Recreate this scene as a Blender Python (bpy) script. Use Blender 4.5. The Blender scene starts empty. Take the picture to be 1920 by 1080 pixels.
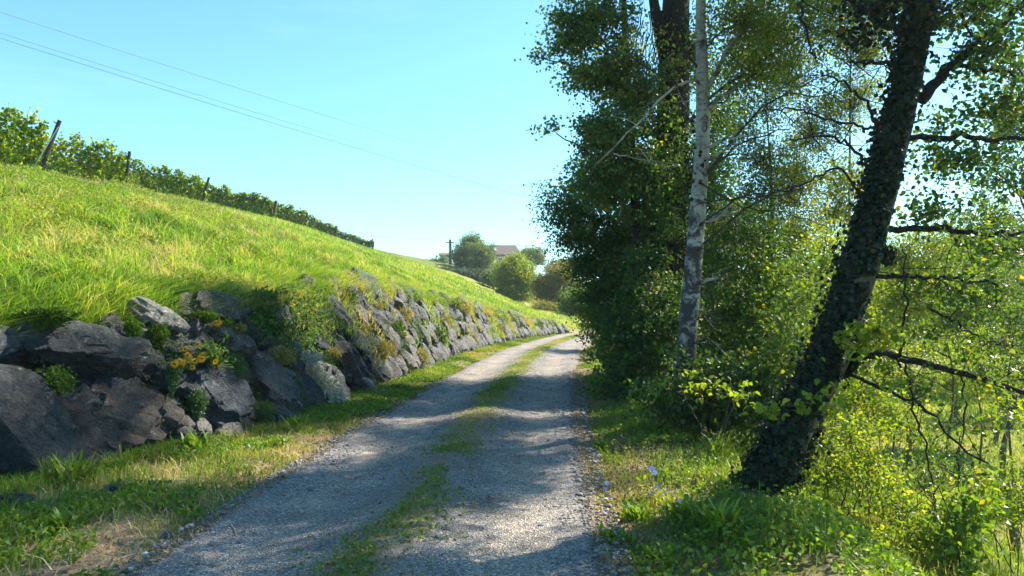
import bpy, bmesh, math
import numpy as np
from mathutils import Vector, Matrix

# ------------------------------------------------------------------ camera, light, sky
scene = bpy.context.scene
COL = scene.collection
CAM_H = 1.56
HAZE = 0.00045
PITCH = math.radians(1.43)
FPX = 1400.0
cam_d = bpy.data.cameras.new("camera")
cam_d.lens = FPX / 1920 * 36
cam_d.sensor_width = 36
cam_d.clip_start = 0.05
cam_d.clip_end = 5000
cam = bpy.data.objects.new("camera", cam_d)
cam.location = (0, 0, CAM_H)
cam.rotation_euler = (math.radians(90) + PITCH, 0, 0)
COL.objects.link(cam)
scene.camera = cam

SUN_AZ = math.radians(57)      # to the right of the view direction (+Y towards +X)
SUN_EL = math.radians(42)
S = Vector((math.sin(SUN_AZ) * math.cos(SUN_EL), math.cos(SUN_AZ) * math.cos(SUN_EL), math.sin(SUN_EL)))
sun_d = bpy.data.lights.new("sun", 'SUN')
sun_d.energy = 5.0
sun_d.angle = math.radians(0.6)
sun_d.color = (1.0, 0.91, 0.76)
sun = bpy.data.objects.new("sun", sun_d)
sun.rotation_euler = S.to_track_quat('Z', 'Y').to_euler()
sun.location = S * 60
COL.objects.link(sun)

world = bpy.data.worlds.new("World")
scene.world = world
world.use_nodes = True
wn = world.node_tree.nodes
wl = world.node_tree.links
sky = wn.new('ShaderNodeTexSky')
sky.sky_type = 'NISHITA'
sky.sun_disc = False
sky.sun_elevation = SUN_EL
sky.sun_rotation = SUN_AZ
sky.air_density = 1.0
sky.dust_density = 0.35
sky.ozone_density = 2.0
tint = wn.new('ShaderNodeMixRGB')
tint.blend_type = 'MULTIPLY'
tint.inputs[0].default_value = 1.0
tint.inputs[2].default_value = (0.66, 1.08, 1.13, 1)
bg = wn['Background']
wtc = wn.new('ShaderNodeTexCoord')
wmp = wn.new('ShaderNodeMapping')
wmp.inputs['Scale'].default_value = (2.2, 2.2, 14)
wmp.inputs['Rotation'].default_value = (0, .06, .3)
wl.new(wtc.outputs['Generated'], wmp.inputs[0])
wno = wn.new('ShaderNodeTexNoise')
wno.inputs['Scale'].default_value = 1.3
wno.inputs['Detail'].default_value = 7
wno.inputs['Roughness'].default_value = .6
wl.new(wmp.outputs[0], wno.inputs['Vector'])
wrp = wn.new('ShaderNodeValToRGB')
wrp.color_ramp.elements[0].position = .58
wrp.color_ramp.elements[0].color = (0, 0, 0, 1)
wrp.color_ramp.elements[1].position = .80
wrp.color_ramp.elements[1].color = (.06, .06, .06, 1)
wl.new(wno.outputs['Fac'], wrp.inputs[0])
wmx = wn.new('ShaderNodeMixRGB')
wmx.inputs[2].default_value = (8.0, 8.6, 9.0, 1)
wl.new(wrp.outputs[0], wmx.inputs[0])
wl.new(sky.outputs[0], tint.inputs[1])
wl.new(tint.outputs[0], wmx.inputs[1])
wl.new(wmx.outputs[0], bg.inputs[0])
bg.inputs[1].default_value = 0.086

vs = scene.view_settings
vs.view_transform = 'Standard'
vs.look = 'None'
vs.gamma = 1.0
vs.exposure = 1.62
scene.cycles.max_bounces = 7
scene.cycles.diffuse_bounces = 3
scene.cycles.transmission_bounces = 4
scene.cycles.glossy_bounces = 2
scene.cycles.sample_clamp_indirect = 6

# ------------------------------------------------------------------ small helpers
RS = np.random.RandomState


def P(px, py, Y):
    """point at world distance Y in front of the camera seen at photo pixel px, py"""
    u = (px - 960) / FPX
    v = (540 - py) / FPX
    c, s = math.cos(PITCH), math.sin(PITCH)
    d = np.array([u, c - v * s, s + v * c])
    d = d * (Y / d[1])
    return np.array([d[0], d[1], d[2] + CAM_H])


def nrm(a):
    return a / np.maximum(np.linalg.norm(a, axis=-1, keepdims=True), 1e-9)


def rsph(r, n):
    return nrm(r.normal(size=(n, 3)))


def _h(ix, iy, iz, seed):
    n = (ix.astype(np.int64) * 374761393 + iy.astype(np.int64) * 668265263 + iz.astype(np.int64) * 2147483647 + seed * 974711) & 0xffffffff
    n = ((n ^ (n >> 13)) * 1274126177) & 0xffffffff
    n = n ^ (n >> 16)
    return (n & 0xffff) / 65535.0


def vn(p, seed=0):
    """value noise 0..1 at points p (N,3) or (N,2)"""
    p = np.asarray(p, float)
    if p.shape[1] == 2:
        p = np.column_stack([p, np.zeros(len(p))])
    i = np.floor(p)
    f = p - i
    f = f * f * (3 - 2 * f)
    i = i.astype(np.int64)
    r = 0
    for dx in (0, 1):
        for dy in (0, 1):
            for dz in (0, 1):
                w = (f[:, 0] if dx else 1 - f[:, 0]) * (f[:, 1] if dy else 1 - f[:, 1]) * (f[:, 2] if dz else 1 - f[:, 2])
                r = r + w * _h(i[:, 0] + dx, i[:, 1] + dy, i[:, 2] + dz, seed)
    return r


def fbm(p, seed=0, oct=4):
    p = np.asarray(p, float)
    a, t, s = 1.0, 0.0, 0.0
    for k in range(oct):
        s = s + a * vn(p * 2 ** k, seed + k * 17)
        t += a
        a *= .5
    return s / t


def sst(a, b, x):
    t = np.clip((x - a) / (b - a), 0, 1)
    return t * t * (3 - 2 * t)


def tag(o, label=None, cat=None, group=None, kind=None):
    if label: o['label'] = label
    if cat: o['category'] = cat
    if group: o['group'] = group
    if kind: o['kind'] = kind
    return o


def empty(name, loc, label=None, cat=None, group=None):
    o = bpy.data.objects.new(name, None)
    o.empty_display_size = .2
    o.location = tuple(float(c) for c in loc)
    COL.objects.link(o)
    return tag(o, label, cat, group)


def mesh(name, v, faces, mat, parent=None, var=None, smooth=False, attrs=None, sharp=None, origin=None):
    """faces: one (M,k) array or a list of such arrays; v in world coordinates"""
    if not isinstance(faces, (list, tuple)):
        faces = [faces]
    faces = [np.asarray(f, np.int32) for f in faces if len(f)]
    v = np.asarray(v, np.float32)
    off = None
    if parent is not None:
        off = parent['_o'] if '_o' in parent else parent.location
        off = np.array(off[:], np.float32)
    elif origin is not None:
        off = np.array(origin, np.float32)
    if off is not None:
        v = v - off
    me = bpy.data.meshes.new(name)
    me.vertices.add(len(v))
    me.vertices.foreach_set('co', v.ravel())
    loops = np.concatenate([f.ravel() for f in faces])
    tot = np.concatenate([np.full(len(f), f.shape[1], np.int32) for f in faces])
    start = np.concatenate([[0], np.cumsum(tot)[:-1]]).astype(np.int32)
    me.loops.add(len(loops))
    me.loops.foreach_set('vertex_index', loops)
    me.polygons.add(len(tot))
    me.polygons.foreach_set('loop_start', start)
    me.polygons.foreach_set('loop_total', tot)
    me.polygons.foreach_set('use_smooth', np.full(len(tot), bool(smooth)))
    me.update(calc_edges=True)
    if var is not None:
        a = me.attributes.new('var', 'FLOAT', 'FACE')
        a.data.foreach_set('value', np.asarray(var, np.float32))
    for k, x in (attrs or {}).items():
        a = me.attributes.new(k, 'FLOAT', 'POINT')
        a.data.foreach_set('value', np.asarray(x, np.float32))
    if sharp:
        me.set_sharp_from_angle(angle=math.radians(sharp))
    me.materials.append(mat)
    o = bpy.data.objects.new(name, me)
    COL.objects.link(o)
    if parent is not None:
        o.parent = parent
    elif origin is not None:
        o.location = tuple(float(c) for c in origin)
    return o


class Geo:
    """collects pieces for one mesh"""
    def __init__(s):
        s.v, s.f, s.n = [], {}, 0

    def add(s, v, f):
        f = np.asarray(f, np.int64)
        s.f.setdefault(f.shape[1], []).append(f + s.n)
        s.v.append(np.asarray(v, float))
        s.n += len(v)
        return s

    def tube(s, pts, r, sides=8, cap=True, rough=0.0, seed=0):
        pts = np.asarray(pts, float)
        n = len(pts)
        r = np.broadcast_to(np.asarray(r, float), (n,)) if np.ndim(r) else np.full(n, float(r))
        t = np.gradient(pts, axis=0)
        t = nrm(t)
        ref = np.array([0.31, 0.17, 0.93]) if abs(t[:, 2]).mean() < .85 else np.array([1., .1, 0])
        b = nrm(np.cross(t, ref))
        c = np.cross(b, t)
        a = np.linspace(0, 2 * math.pi, sides, endpoint=False)
        ring = b[:, None, :] * np.cos(a)[None, :, None] + c[:, None, :] * np.sin(a)[None, :, None]
        rr = r[:, None] * np.ones(sides)
        if rough:
            q = np.column_stack([np.repeat(np.arange(n) * .35, sides), np.tile(np.cos(a) * 1.6, n), np.tile(np.sin(a) * 1.6, n)])
            rr = rr * (1 + rough * (fbm(q, seed, 3).reshape(n, sides) - .5) * 2)
        v = (pts[:, None, :] + ring * rr[:, :, None]).reshape(-1, 3)
        i = np.arange(n - 1)[:, None] * sides
        k = np.arange(sides)[None, :]
        k2 = (k + 1) % sides
        f = np.stack([i + k, i + k2, i + sides + k2, i + sides + k], -1).reshape(-1, 4)
        s.add(v, f)
        if cap and sides > 3:
            ce = s.n
            s.add(np.array([pts[0], pts[-1]]), np.zeros((0, 3), int))
            base = ce - n * sides
            kk = np.arange(sides)
            s.f.setdefault(3, []).append(np.column_stack([np.full(sides, ce), base + (kk + 1) % sides, base + kk]))
            l = base + (n - 1) * sides
            s.f[3].append(np.column_stack([np.full(sides, ce + 1), l + kk, l + (kk + 1) % sides]))
        return s

    def box(s, c, d, rot=0):
        c = np.array(c, float)
        x, y, z = np.array(d, float) / 2
        v = np.array([[i * x, j * y, k * z] for i in (-1, 1) for j in (-1, 1) for k in (-1, 1)])
        cs, sn = math.cos(rot), math.sin(rot)
        v = v @ np.array([[cs, sn, 0], [-sn, cs, 0], [0, 0, 1]])
        return s.add(v + c, [[0, 1, 3, 2], [4, 6, 7, 5], [0, 4, 5, 1], [2, 3, 7, 6], [0, 2, 6, 4], [1, 5, 7, 3]])

    def build(s, name, mat, parent=None, **k):
        v = np.concatenate(s.v)
        f = [np.concatenate(x) for x in s.f.values() if sum(map(len, x))]
        return mesh(name, v, f, mat, parent, **k)


def path(ctrl, n=24, wob=0.0, r=None):
    """smooth Catmull-Rom path through control points"""
    c = np.asarray(ctrl, float)
    c = np.vstack([2 * c[0] - c[1], c, 2 * c[-1] - c[-2]])
    m = len(c) - 3
    u = np.linspace(0, m - 1e-6, n)
    i = u.astype(int)
    t = (u - i)[:, None]
    p0, p1, p2, p3 = c[i], c[i + 1], c[i + 2], c[i + 3]
    q = .5 * (2 * p1 + (p2 - p0) * t + (2 * p0 - 5 * p1 + 4 * p2 - p3) * t * t + (3 * p1 - p0 - 3 * p2 + p3) * t ** 3)
    if wob and r is not None:
        w = r.normal(size=(n, 3)) * wob
        w[0] = 0
        q = q + w
    return q


def leaf_geo(c, size, r, shape=4, up=.5, droop=.3, width=.62, axis=None, normal=None, fold=.12):
    """leaf faces at centres c; returns verts, faces"""
    n = len(c)
    size = np.broadcast_to(size, (n,)) if np.ndim(size) else np.full(n, float(size))
    size = size * r.uniform(.65, 1.25, n)
    a = rsph(r, n)
    a[:, 2] -= droop
    if axis is not None:
        a = a * .6 + axis
    a = nrm(a)
    m = rsph(r, n)
    m[:, 2] += up * np.where(r.rand(n) < .5, 1, 1)
    if normal is not None:
        m = m * .45 + normal
    b = nrm(np.cross(m, a))
    w = np.cross(a, b)
    L = size[:, None]
    W = L * width
    if shape == 4:
        v = np.stack([c - a * L * .5, c - a * L * .05 + b * W * .5 + w * L * fold, c + a * L * .5, c - a * L * .05 - b * W * .5 + w * L * fold], 1)
    else:
        v = np.stack([c - a * L * .5,
                      c - a * L * .25 + b * W * .45 + w * L * fold, c + a * L * .12 + b * W * .42 + w * L * fold,
                      c + a * L * .5 - w * L * fold * .5,
                      c + a * L * .12 - b * W * .42 + w * L * fold, c - a * L * .25 - b * W * .45 + w * L * fold], 1)
    k = v.shape[1]
    return v.reshape(-1, 3), np.arange(n * k).reshape(n, k)


# ------------------------------------------------------------------ materials
def new_mat(name):
    m = bpy.data.materials.new(name)
    m.use_nodes = True
    nt = m.node_tree
    for n in list(nt.nodes):
        if n.type != 'OUTPUT_MATERIAL':
            nt.nodes.remove(n)
    return m, nt.nodes, nt.links, nt.nodes['Material Output']


def ramp(N, stops):
    r = N.new('ShaderNodeValToRGB')
    e = r.color_ramp.elements
    while len(e) < len(stops):
        e.new(.5)
    for k, (p, c) in enumerate(stops):
        e[k].position = p
        e[k].color = (*c, 1)
    return r


def noise(N, L, scale, detail=4, rough=.55, vec=None, dist=0):
    t = N.new('ShaderNodeTexNoise')
    t.inputs['Scale'].default_value = scale
    t.inputs['Detail'].default_value = detail
    t.inputs['Roughness'].default_value = rough
    t.inputs['Distortion'].default_value = dist
    if vec is not None:
        L.new(vec, t.inputs['Vector'])
    return t


def mixc(N, L, fac, a, b, mode='MIX'):
    m = N.new('ShaderNodeMixRGB')
    m.blend_type = mode
    for i, x in ((0, fac), (1, a), (2, b)):
        if hasattr(x, 'links'):
            L.new(x, m.inputs[i])
        elif i == 0:
            m.inputs[0].default_value = x
        else:
            m.inputs[i].default_value = (*x, 1)
    return m.outputs[0]


def leaf_mat(name, stops, trans=.45, tboost=(1.35, 1.25, .45), rough=.45, spec=.35):
    m, N, L, out = new_mat(name)
    at = N.new('ShaderNodeAttribute')
    at.attribute_name = 'var'
    r = ramp(N, stops)
    L.new(at.outputs['Fac'], r.inputs[0])
    p = N.new('ShaderNodeBsdfPrincipled')
    p.inputs['Roughness'].default_value = rough
    p.inputs['Specular IOR Level'].default_value = spec
    L.new(r.outputs[0], p.inputs['Base Color'])
    tr = N.new('ShaderNodeBsdfTranslucent')
    tc = mixc(N, L, 1.0, r.outputs[0], tboost, 'MULTIPLY')
    L.new(tc, tr.inputs[0])
    mx = N.new('ShaderNodeMixShader')
    mx.inputs[0].default_value = trans
    L.new(p.outputs[0], mx.inputs[1])
    L.new(tr.outputs[0], mx.inputs[2])
    L.new(mx.outputs[0], out.inputs[0])
    return m


def plain(name, col, rough=.8, var=.25, scale=8, bump=.2, bscale=40, metal=0, spec=.3):
    m, N, L, out = new_mat(name)
    tc = N.new('ShaderNodeTexCoord')
    nz = noise(N, L, scale, 6, .6, tc.outputs['Object'])
    r = ramp(N, [(.3, tuple(c * (1 - var) for c in col)), (.7, tuple(min(1, c * (1 + var)) for c in col))])
    L.new(nz.outputs['Fac'], r.inputs[0])
    p = N.new('ShaderNodeBsdfPrincipled')
    p.inputs['Roughness'].default_value = rough
    p.inputs['Metallic'].default_value = metal
    p.inputs['Specular IOR Level'].default_value = spec
    L.new(r.outputs[0], p.inputs['Base Color'])
    if bump:
        n2 = noise(N, L, bscale, 5, .6, tc.outputs['Object'])
        b = N.new('ShaderNodeBump')
        b.inputs['Strength'].default_value = bump
        b.inputs['Distance'].default_value = .05
        L.new(n2.outputs['Fac'], b.inputs['Height'])
        L.new(b.outputs[0], p.inputs['Normal'])
    L.new(p.outputs[0], out.inputs[0])
    return m


G3 = lambda a, b, c, y=(.35, .30, .03): [(0, a), (.45, b), (.9, c), (.985, y)]
M = {}
M['grass_hill'] = leaf_mat('grass_hill', [(0, (.09, .17, .022)), (.36, (.18, .32, .03)), (.66, (.30, .43, .045)), (.86, (.52, .48, .17)), (1, (.44, .34, .16))], .5, (1.3, 1.25, .6), .5, .25)
M['grass_verge'] = leaf_mat('grass_verge', [(0, (.07, .14, .015)), (.5, (.14, .24, .022)), (.8, (.26, .32, .04)), (1, (.40, .32, .13))], .45, (1.3, 1.2, .5))
M['straw'] = leaf_mat('straw', [(0, (.30, .21, .09)), (.5, (.42, .33, .15)), (1, (.55, .46, .25))], .3, (1.1, 1, .7), .7, .1)
M['litter'] = leaf_mat('litter', [(0, (.14, .07, .03)), (.5, (.30, .20, .09)), (.8, (.42, .32, .15)), (1, (.35, .30, .06))], .2, (1.1, 1, .6), .7, .2)
M['weed'] = leaf_mat('weed', G3((.06, .13, .015), (.12, .22, .02), (.21, .31, .03)), .5)
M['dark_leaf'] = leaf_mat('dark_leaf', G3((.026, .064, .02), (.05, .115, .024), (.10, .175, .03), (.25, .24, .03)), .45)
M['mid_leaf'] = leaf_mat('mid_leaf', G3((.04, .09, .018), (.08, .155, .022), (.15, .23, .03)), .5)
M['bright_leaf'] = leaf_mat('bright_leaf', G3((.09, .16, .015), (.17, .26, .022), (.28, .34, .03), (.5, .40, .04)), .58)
M['poplar_leaf'] = leaf_mat('poplar_leaf', G3((.04, .095, .022), (.085, .165, .032), (.16, .23, .045), (.4, .32, .04)), .48, (1.3, 1.25, .5), .38, .5)
M['birch_leaf'] = leaf_mat('birch_leaf', G3((.07, .12, .015), (.14, .20, .024), (.24, .26, .035), (.55, .42, .04)), .52)
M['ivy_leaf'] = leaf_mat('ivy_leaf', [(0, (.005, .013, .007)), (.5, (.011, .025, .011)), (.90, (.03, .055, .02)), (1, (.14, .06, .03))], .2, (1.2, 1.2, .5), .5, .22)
M['creeper_leaf'] = leaf_mat('creeper_leaf', G3((.03, .075, .014), (.06, .13, .02), (.11, .19, .03)), .4, rough=.65, spec=.15)
M['vine_leaf'] = leaf_mat('vine_leaf', G3((.08, .15, .012), (.19, .28, .018), (.40, .44, .035), (.55, .38, .04)), .70, spec=.15, rough=.6)
M['far_leaf'] = leaf_mat('far_leaf', G3((.05, .10, .035), (.10, .165, .045), (.18, .24, .06), (.34, .30, .06)), .4)
M['far_yellow'] = leaf_mat('far_yellow', G3((.09, .12, .03), (.17, .19, .045), (.28, .25, .06), (.4, .28, .06)), .45)
M['far_dark'] = leaf_mat('far_dark', G3((.03, .06, .035), (.05, .09, .045), (.08, .12, .05), (.12, .15, .05)), .35)
M['silver_leaf'] = leaf_mat('silver_leaf', [(0, (.22, .24, .18)), (.6, (.44, .45, .36)), (1, (.66, .65, .54))], .3, (1, 1, .9), .7, .1)
M['cushion_leaf'] = leaf_mat('cushion_leaf', [(0, (.03, .075, .03)), (.6, (.06, .13, .045)), (1, (.11, .18, .05))], .35)
M['sedum_leaf'] = leaf_mat('sedum_leaf', [(0, (.14, .15, .04)), (.5, (.26, .24, .07)), (.85, (.40, .33, .08)), (1, (.30, .14, .06))], .35)
M['petal_yellow'] = leaf_mat('petal_yellow', [(0, (.70, .30, .01)), (1, (.85, .50, .02))], .35, (1.1, 1.0, .6))
M['petal_blue'] = leaf_mat('petal_blue', [(0, (.30, .36, .80)), (1, (.50, .55, .9))], .35, (1, 1, 1))
M['flower_eye'] = plain('flower_eye', (.03, .014, .008), .8)
M['stalk'] = plain('stalk', (.08, .12, .03), .7, bump=0)
M['bark_dark'] = plain('bark_dark', (.022, .020, .018), .9, .5, 14, .8, 30)
M['bark_grey'] = plain('bark_grey', (.11, .095, .075), .9, .45, 10, .8, 30)
M['twig'] = plain('twig', (.045, .036, .028), .9, .4, 14, 0)
M['twig_pale'] = plain('twig_pale', (.30, .27, .23), .8, .4, 14, 0)
M['vine_wood'] = plain('vine_wood', (.06, .045, .035), .9, .4, 14, .5)
M['post_wood'] = plain('post_wood', (.045, .042, .042), .9, .4, 14, .5)
M['post_metal'] = plain('post_metal', (.4, .4, .4), .5, .2, 14, 0, metal=.5)
M['wire'] = plain('wire', (.20, .22, .25), .6, .1, 14, 0)
M['pole_wood'] = plain('pole_wood', (.09, .085, .085), .9, .3, 8, .3)
M['plaster'] = plain('plaster', (.50, .36, .25), .9, .12, 3, .2)
M['white_frame'] = plain('white_frame', (.8, .8, .8), .6, .05, 3, 0)
M['glass_dark'] = plain('glass_dark', (.03, .05, .08), .08, .1, 3, 0, spec=.6)
M['skylight_glass'] = plain('skylight_glass', (.5, .55, .6), .1, .1, 3, 0, spec=.8)
M['white_hut'] = plain('white_hut', (.72, .70, .68), .9, .1, 3, 0)


def roof_mat():
    m, N, L, out = new_mat('roof_tiles')
    tc = N.new('ShaderNodeTexCoord')
    br = N.new('ShaderNodeTexBrick')
    br.inputs['Scale'].default_value = 1
    br.inputs['Brick Width'].default_value = .3
    br.inputs['Row Height'].default_value = .35
    br.inputs['Mortar Size'].default_value = .02
    br.inputs['Color1'].default_value = (.095, .070, .062, 1)
    br.inputs['Color2'].default_value = (.13, .095, .085, 1)
    br.inputs['Mortar'].default_value = (.06, .045, .04, 1)
    L.new(tc.outputs['Object'], br.inputs['Vector'])
    p = N.new('ShaderNodeBsdfPrincipled')
    p.inputs['Roughness'].default_value = .85
    L.new(br.outputs[0], p.inputs['Base Color'])
    L.new(p.outputs[0], out.inputs[0])
    return m


def birch_mat():
    m, N, L, out = new_mat('birch_bark')
    tc = N.new('ShaderNodeTexCoord')
    mp = N.new('ShaderNodeMapping')
    mp.inputs['Scale'].default_value = (4, 4, 22)
    L.new(tc.outputs['Object'], mp.inputs[0])
    n1 = noise(N, L, 1.0, 4, .6, mp.outputs[0], .6)
    r1 = ramp(N, [(.34, (1, 1, 1)), (.42, (0, 0, 0))])          # dark lenticels
    L.new(n1.outputs['Fac'], r1.inputs[0])
    n2 = noise(N, L, 5.5, 7, .68, tc.outputs['Object'], .8)
    sep = N.new('ShaderNodeSeparateXYZ')
    L.new(tc.outputs['Object'], sep.inputs[0])
    mr = N.new('ShaderNodeMapRange')
    mr.inputs['From Min'].default_value = 3.2
    mr.inputs['From Max'].default_value = -.2
    mr.inputs['To Min'].default_value = -.03
    mr.inputs['To Max'].default_value = .26
    L.new(sep.outputs['Z'], mr.inputs['Value'])
    ad = N.new('ShaderNodeMath')
    ad.operation = 'ADD'
    L.new(n2.outputs['Fac'], ad.inputs[0])
    L.new(mr.outputs[0], ad.inputs[1])
    r2 = ramp(N, [(.50, (0, 0, 0)), (.60, (1, 1, 1))])          # black fissured patches low on the stem
    L.new(ad.outputs[0], r2.inputs[0])
    n3 = noise(N, L, 1.4, 4, .6, tc.outputs['Object'])
    pale = ramp(N, [(.33, (.13, .11, .09)), (.46, (.28, .26, .23)), (.6, (.36, .335, .30)), (.74, (.23, .16, .11))])
    L.new(n3.outputs['Fac'], pale.inputs[0])
    c = mixc(N, L, r1.outputs[0], pale.outputs[0], (.10, .08, .07))
    c = mixc(N, L, r2.outputs[0], c, (.035, .030, .028))
    p = N.new('ShaderNodeBsdfPrincipled')
    p.inputs['Roughness'].default_value = .75
    L.new(c, p.inputs['Base Color'])
    b = N.new('ShaderNodeBump')
    b.inputs['Strength'].default_value = .5
    b.inputs['Distance'].default_value = .03
    L.new(n1.outputs['Fac'], b.inputs['Height'])
    L.new(b.outputs[0], p.inputs['Normal'])
    L.new(p.outputs[0], out.inputs[0])
    return m


def rock_mat():
    m, N, L, out = new_mat('boulder_stone')
    tc = N.new('ShaderNodeTexCoord')
    oi = N.new('ShaderNodeObjectInfo')
    addv = N.new('ShaderNodeVectorMath')
    addv.operation = 'ADD'
    rv = N.new('ShaderNodeVectorMath')
    rv.operation = 'SCALE'
    rv.inputs[0].default_value = (37, 19, 53)
    L.new(oi.outputs['Random'], rv.inputs['Scale'])
    L.new(tc.outputs['Object'], addv.inputs[0])
    L.new(rv.outputs[0], addv.inputs[1])
    v = addv.outputs[0]
    n1 = noise(N, L, 2.2, 8, .62, v, .4)
    r1 = ramp(N, [(.28, (.32, .33, .36)), (.46, (.85, .86, .88)), (.58, (1.3, 1.28, 1.24)), (.74, (2.7, 2.6, 2.4))])  # random stone tone; pale end raised to paint in sunlit highlights
    L.new(n1.outputs['Fac'], r1.inputs[0])
    c = mixc(N, L, 1.0, oi.outputs['Color'], r1.outputs[0], 'MULTIPLY')
    n2 = noise(N, L, 1.6, 5, .6, v, 1.2)
    r2 = ramp(N, [(.60, (0, 0, 0)), (.76, (.5, .5, .5))])
    L.new(n2.outputs['Fac'], r2.inputs[0])
    c = mixc(N, L, r2.outputs[0], c, (.17, .10, .065))            # rust
    n3 = noise(N, L, 8.0, 8, .72, v, .5)
    r3 = ramp(N, [(.58, (0, 0, 0)), (.66, (.75, .75, .75))])
    L.new(n3.outputs['Fac'], r3.inputs[0])
    c = mixc(N, L, r3.outputs[0], c, (.30, .29, .27))             # pale lichen
    n5 = noise(N, L, 2.8, 6, .7, v, .5)
    r5 = ramp(N, [(.60, (0, 0, 0)), (.72, (.75, .75, .75))])
    L.new(n5.outputs['Fac'], r5.inputs[0])
    c = mixc(N, L, r5.outputs[0], c, (.055, .075, .03))           # moss film
    mp = N.new('ShaderNodeMapping')
    mp.inputs['Rotation'].default_value = (.3, .5, .2)
    mp.inputs['Scale'].default_value = (4, 6, 9)
    L.new(v, mp.inputs[0])
    n4 = noise(N, L, 1.3, 8, .7, mp.outputs[0], .8)
    n6 = noise(N, L, 30, 6, .75, v)
    mth = N.new('ShaderNodeMath')
    mth.operation = 'MULTIPLY_ADD'
    mth.inputs[1].default_value = .55
    L.new(n6.outputs['Fac'], mth.inputs[0])
    L.new(n4.outputs['Fac'], mth.inputs[2])
    bed = ramp(N, [(.34, (.45, .45, .48)), (.46, (.95, .95, .95)), (.56, (1.05, 1.05, 1.05)), (.70, (1.5, 1.48, 1.42))])
    L.new(n4.outputs['Fac'], bed.inputs[0])
    c = mixc(N, L, .8, c, bed.outputs[0], 'MULTIPLY')
    spk = ramp(N, [(.38, (.55, .55, .57)), (.52, (1, 1, 1)), (.68, (1.5, 1.48, 1.45))])
    L.new(n6.outputs['Fac'], spk.inputs[0])
    c = mixc(N, L, .8, c, spk.outputs[0], 'MULTIPLY')
    wv = N.new('ShaderNodeVectorMath')
    wv.operation = 'MULTIPLY_ADD'
    nw = noise(N, L, 3.0, 4, .6, v)
    wv.inputs[1].default_value = (.9, .9, .9)
    L.new(nw.outputs['Color'], wv.inputs[0])
    L.new(v, wv.inputs[2])
    vc = N.new('ShaderNodeTexVoronoi')
    vc.feature = 'DISTANCE_TO_EDGE'
    vc.inputs['Scale'].default_value = 2.1
    L.new(wv.outputs[0], vc.inputs['Vector'])
    ck = ramp(N, [(0, (0, 0, 0)), (.014, (1, 1, 1))])              # fracture lines
    L.new(vc.outputs['Distance'], ck.inputs[0])
    c = mixc(N, L, ck.outputs[0], (.02, .02, .021), c)
    mck = N.new('ShaderNodeMath')
    mck.operation = 'MULTIPLY_ADD'
    mck.inputs[1].default_value = .22
    L.new(ck.outputs[0], mck.inputs[0])
    L.new(mth.outputs[0], mck.inputs[2])
    p = N.new('ShaderNodeBsdfPrincipled')
    p.inputs['Roughness'].default_value = .62
    p.inputs['Specular IOR Level'].default_value = .45
    L.new(c, p.inputs['Base Color'])
    b = N.new('ShaderNodeBump')
    b.inputs['Strength'].default_value = 1.0
    b.inputs['Distance'].default_value = .11
    L.new(mck.outputs[0], b.inputs['Height'])
    L.new(b.outputs[0], p.inputs['Normal'])
    L.new(p.outputs[0], out.inputs[0])
    return m


def ground_mat():
    m, N, L, out = new_mat('ground_soil')
    tc = N.new('ShaderNodeTexCoord')
    v = tc.outputs['Object']
    def att(n):
        a = N.new('ShaderNodeAttribute')
        a.attribute_name = n
        return a.outputs['Fac']
    n1 = noise(N, L, 1.1, 8, .65, v)
    gr = ramp(N, [(.3, (.05, .085, .015)), (.5, (.11, .15, .025)), (.68, (.20, .19, .06))])
    L.new(n1.outputs['Fac'], gr.inputs[0])
    n2 = noise(N, L, 9, 8, .7, v)
    so = ramp(N, [(.3, (.035, .026, .018)), (.55, (.075, .055, .038)), (.72, (.14, .11, .075))])
    L.new(n2.outputs['Fac'], so.inputs[0])
    li = ramp(N, [(.3, (.10, .065, .04)), (.5, (.22, .16, .10)), (.65, (.36, .28, .19)), (.75, (.16, .15, .05))])
    n3 = noise(N, L, 22, 6, .75, v, .4)
    L.new(n3.outputs['Fac'], li.inputs[0])
    me = ramp(N, [(.3, (.13, .17, .03)), (.5, (.22, .22, .05)), (.7, (.33, .27, .10))])
    n4 = noise(N, L, .35, 8, .7, v)
    L.new(n4.outputs['Fac'], me.inputs[0])
    c = mixc(N, L, att('soil'), gr.outputs[0], so.outputs[0])
    c = mixc(N, L, att('litter'), c, li.outputs[0])
    c = mixc(N, L, att('meadow'), c, me.outputs[0])
    p = N.new('ShaderNodeBsdfPrincipled')
    p.inputs['Roughness'].default_value = .95
    p.inputs['Specular IOR Level'].default_value = .1
    L.new(c, p.inputs['Base Color'])
    b = N.new('ShaderNodeBump')
    b.inputs['Strength'].default_value = .6
    b.inputs['Distance'].default_value = .05
    L.new(n3.outputs['Fac'], b.inputs['Height'])
    L.new(b.outputs[0], p.inputs['Normal'])
    L.new(p.outputs[0], out.inputs[0])
    return m


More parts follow.
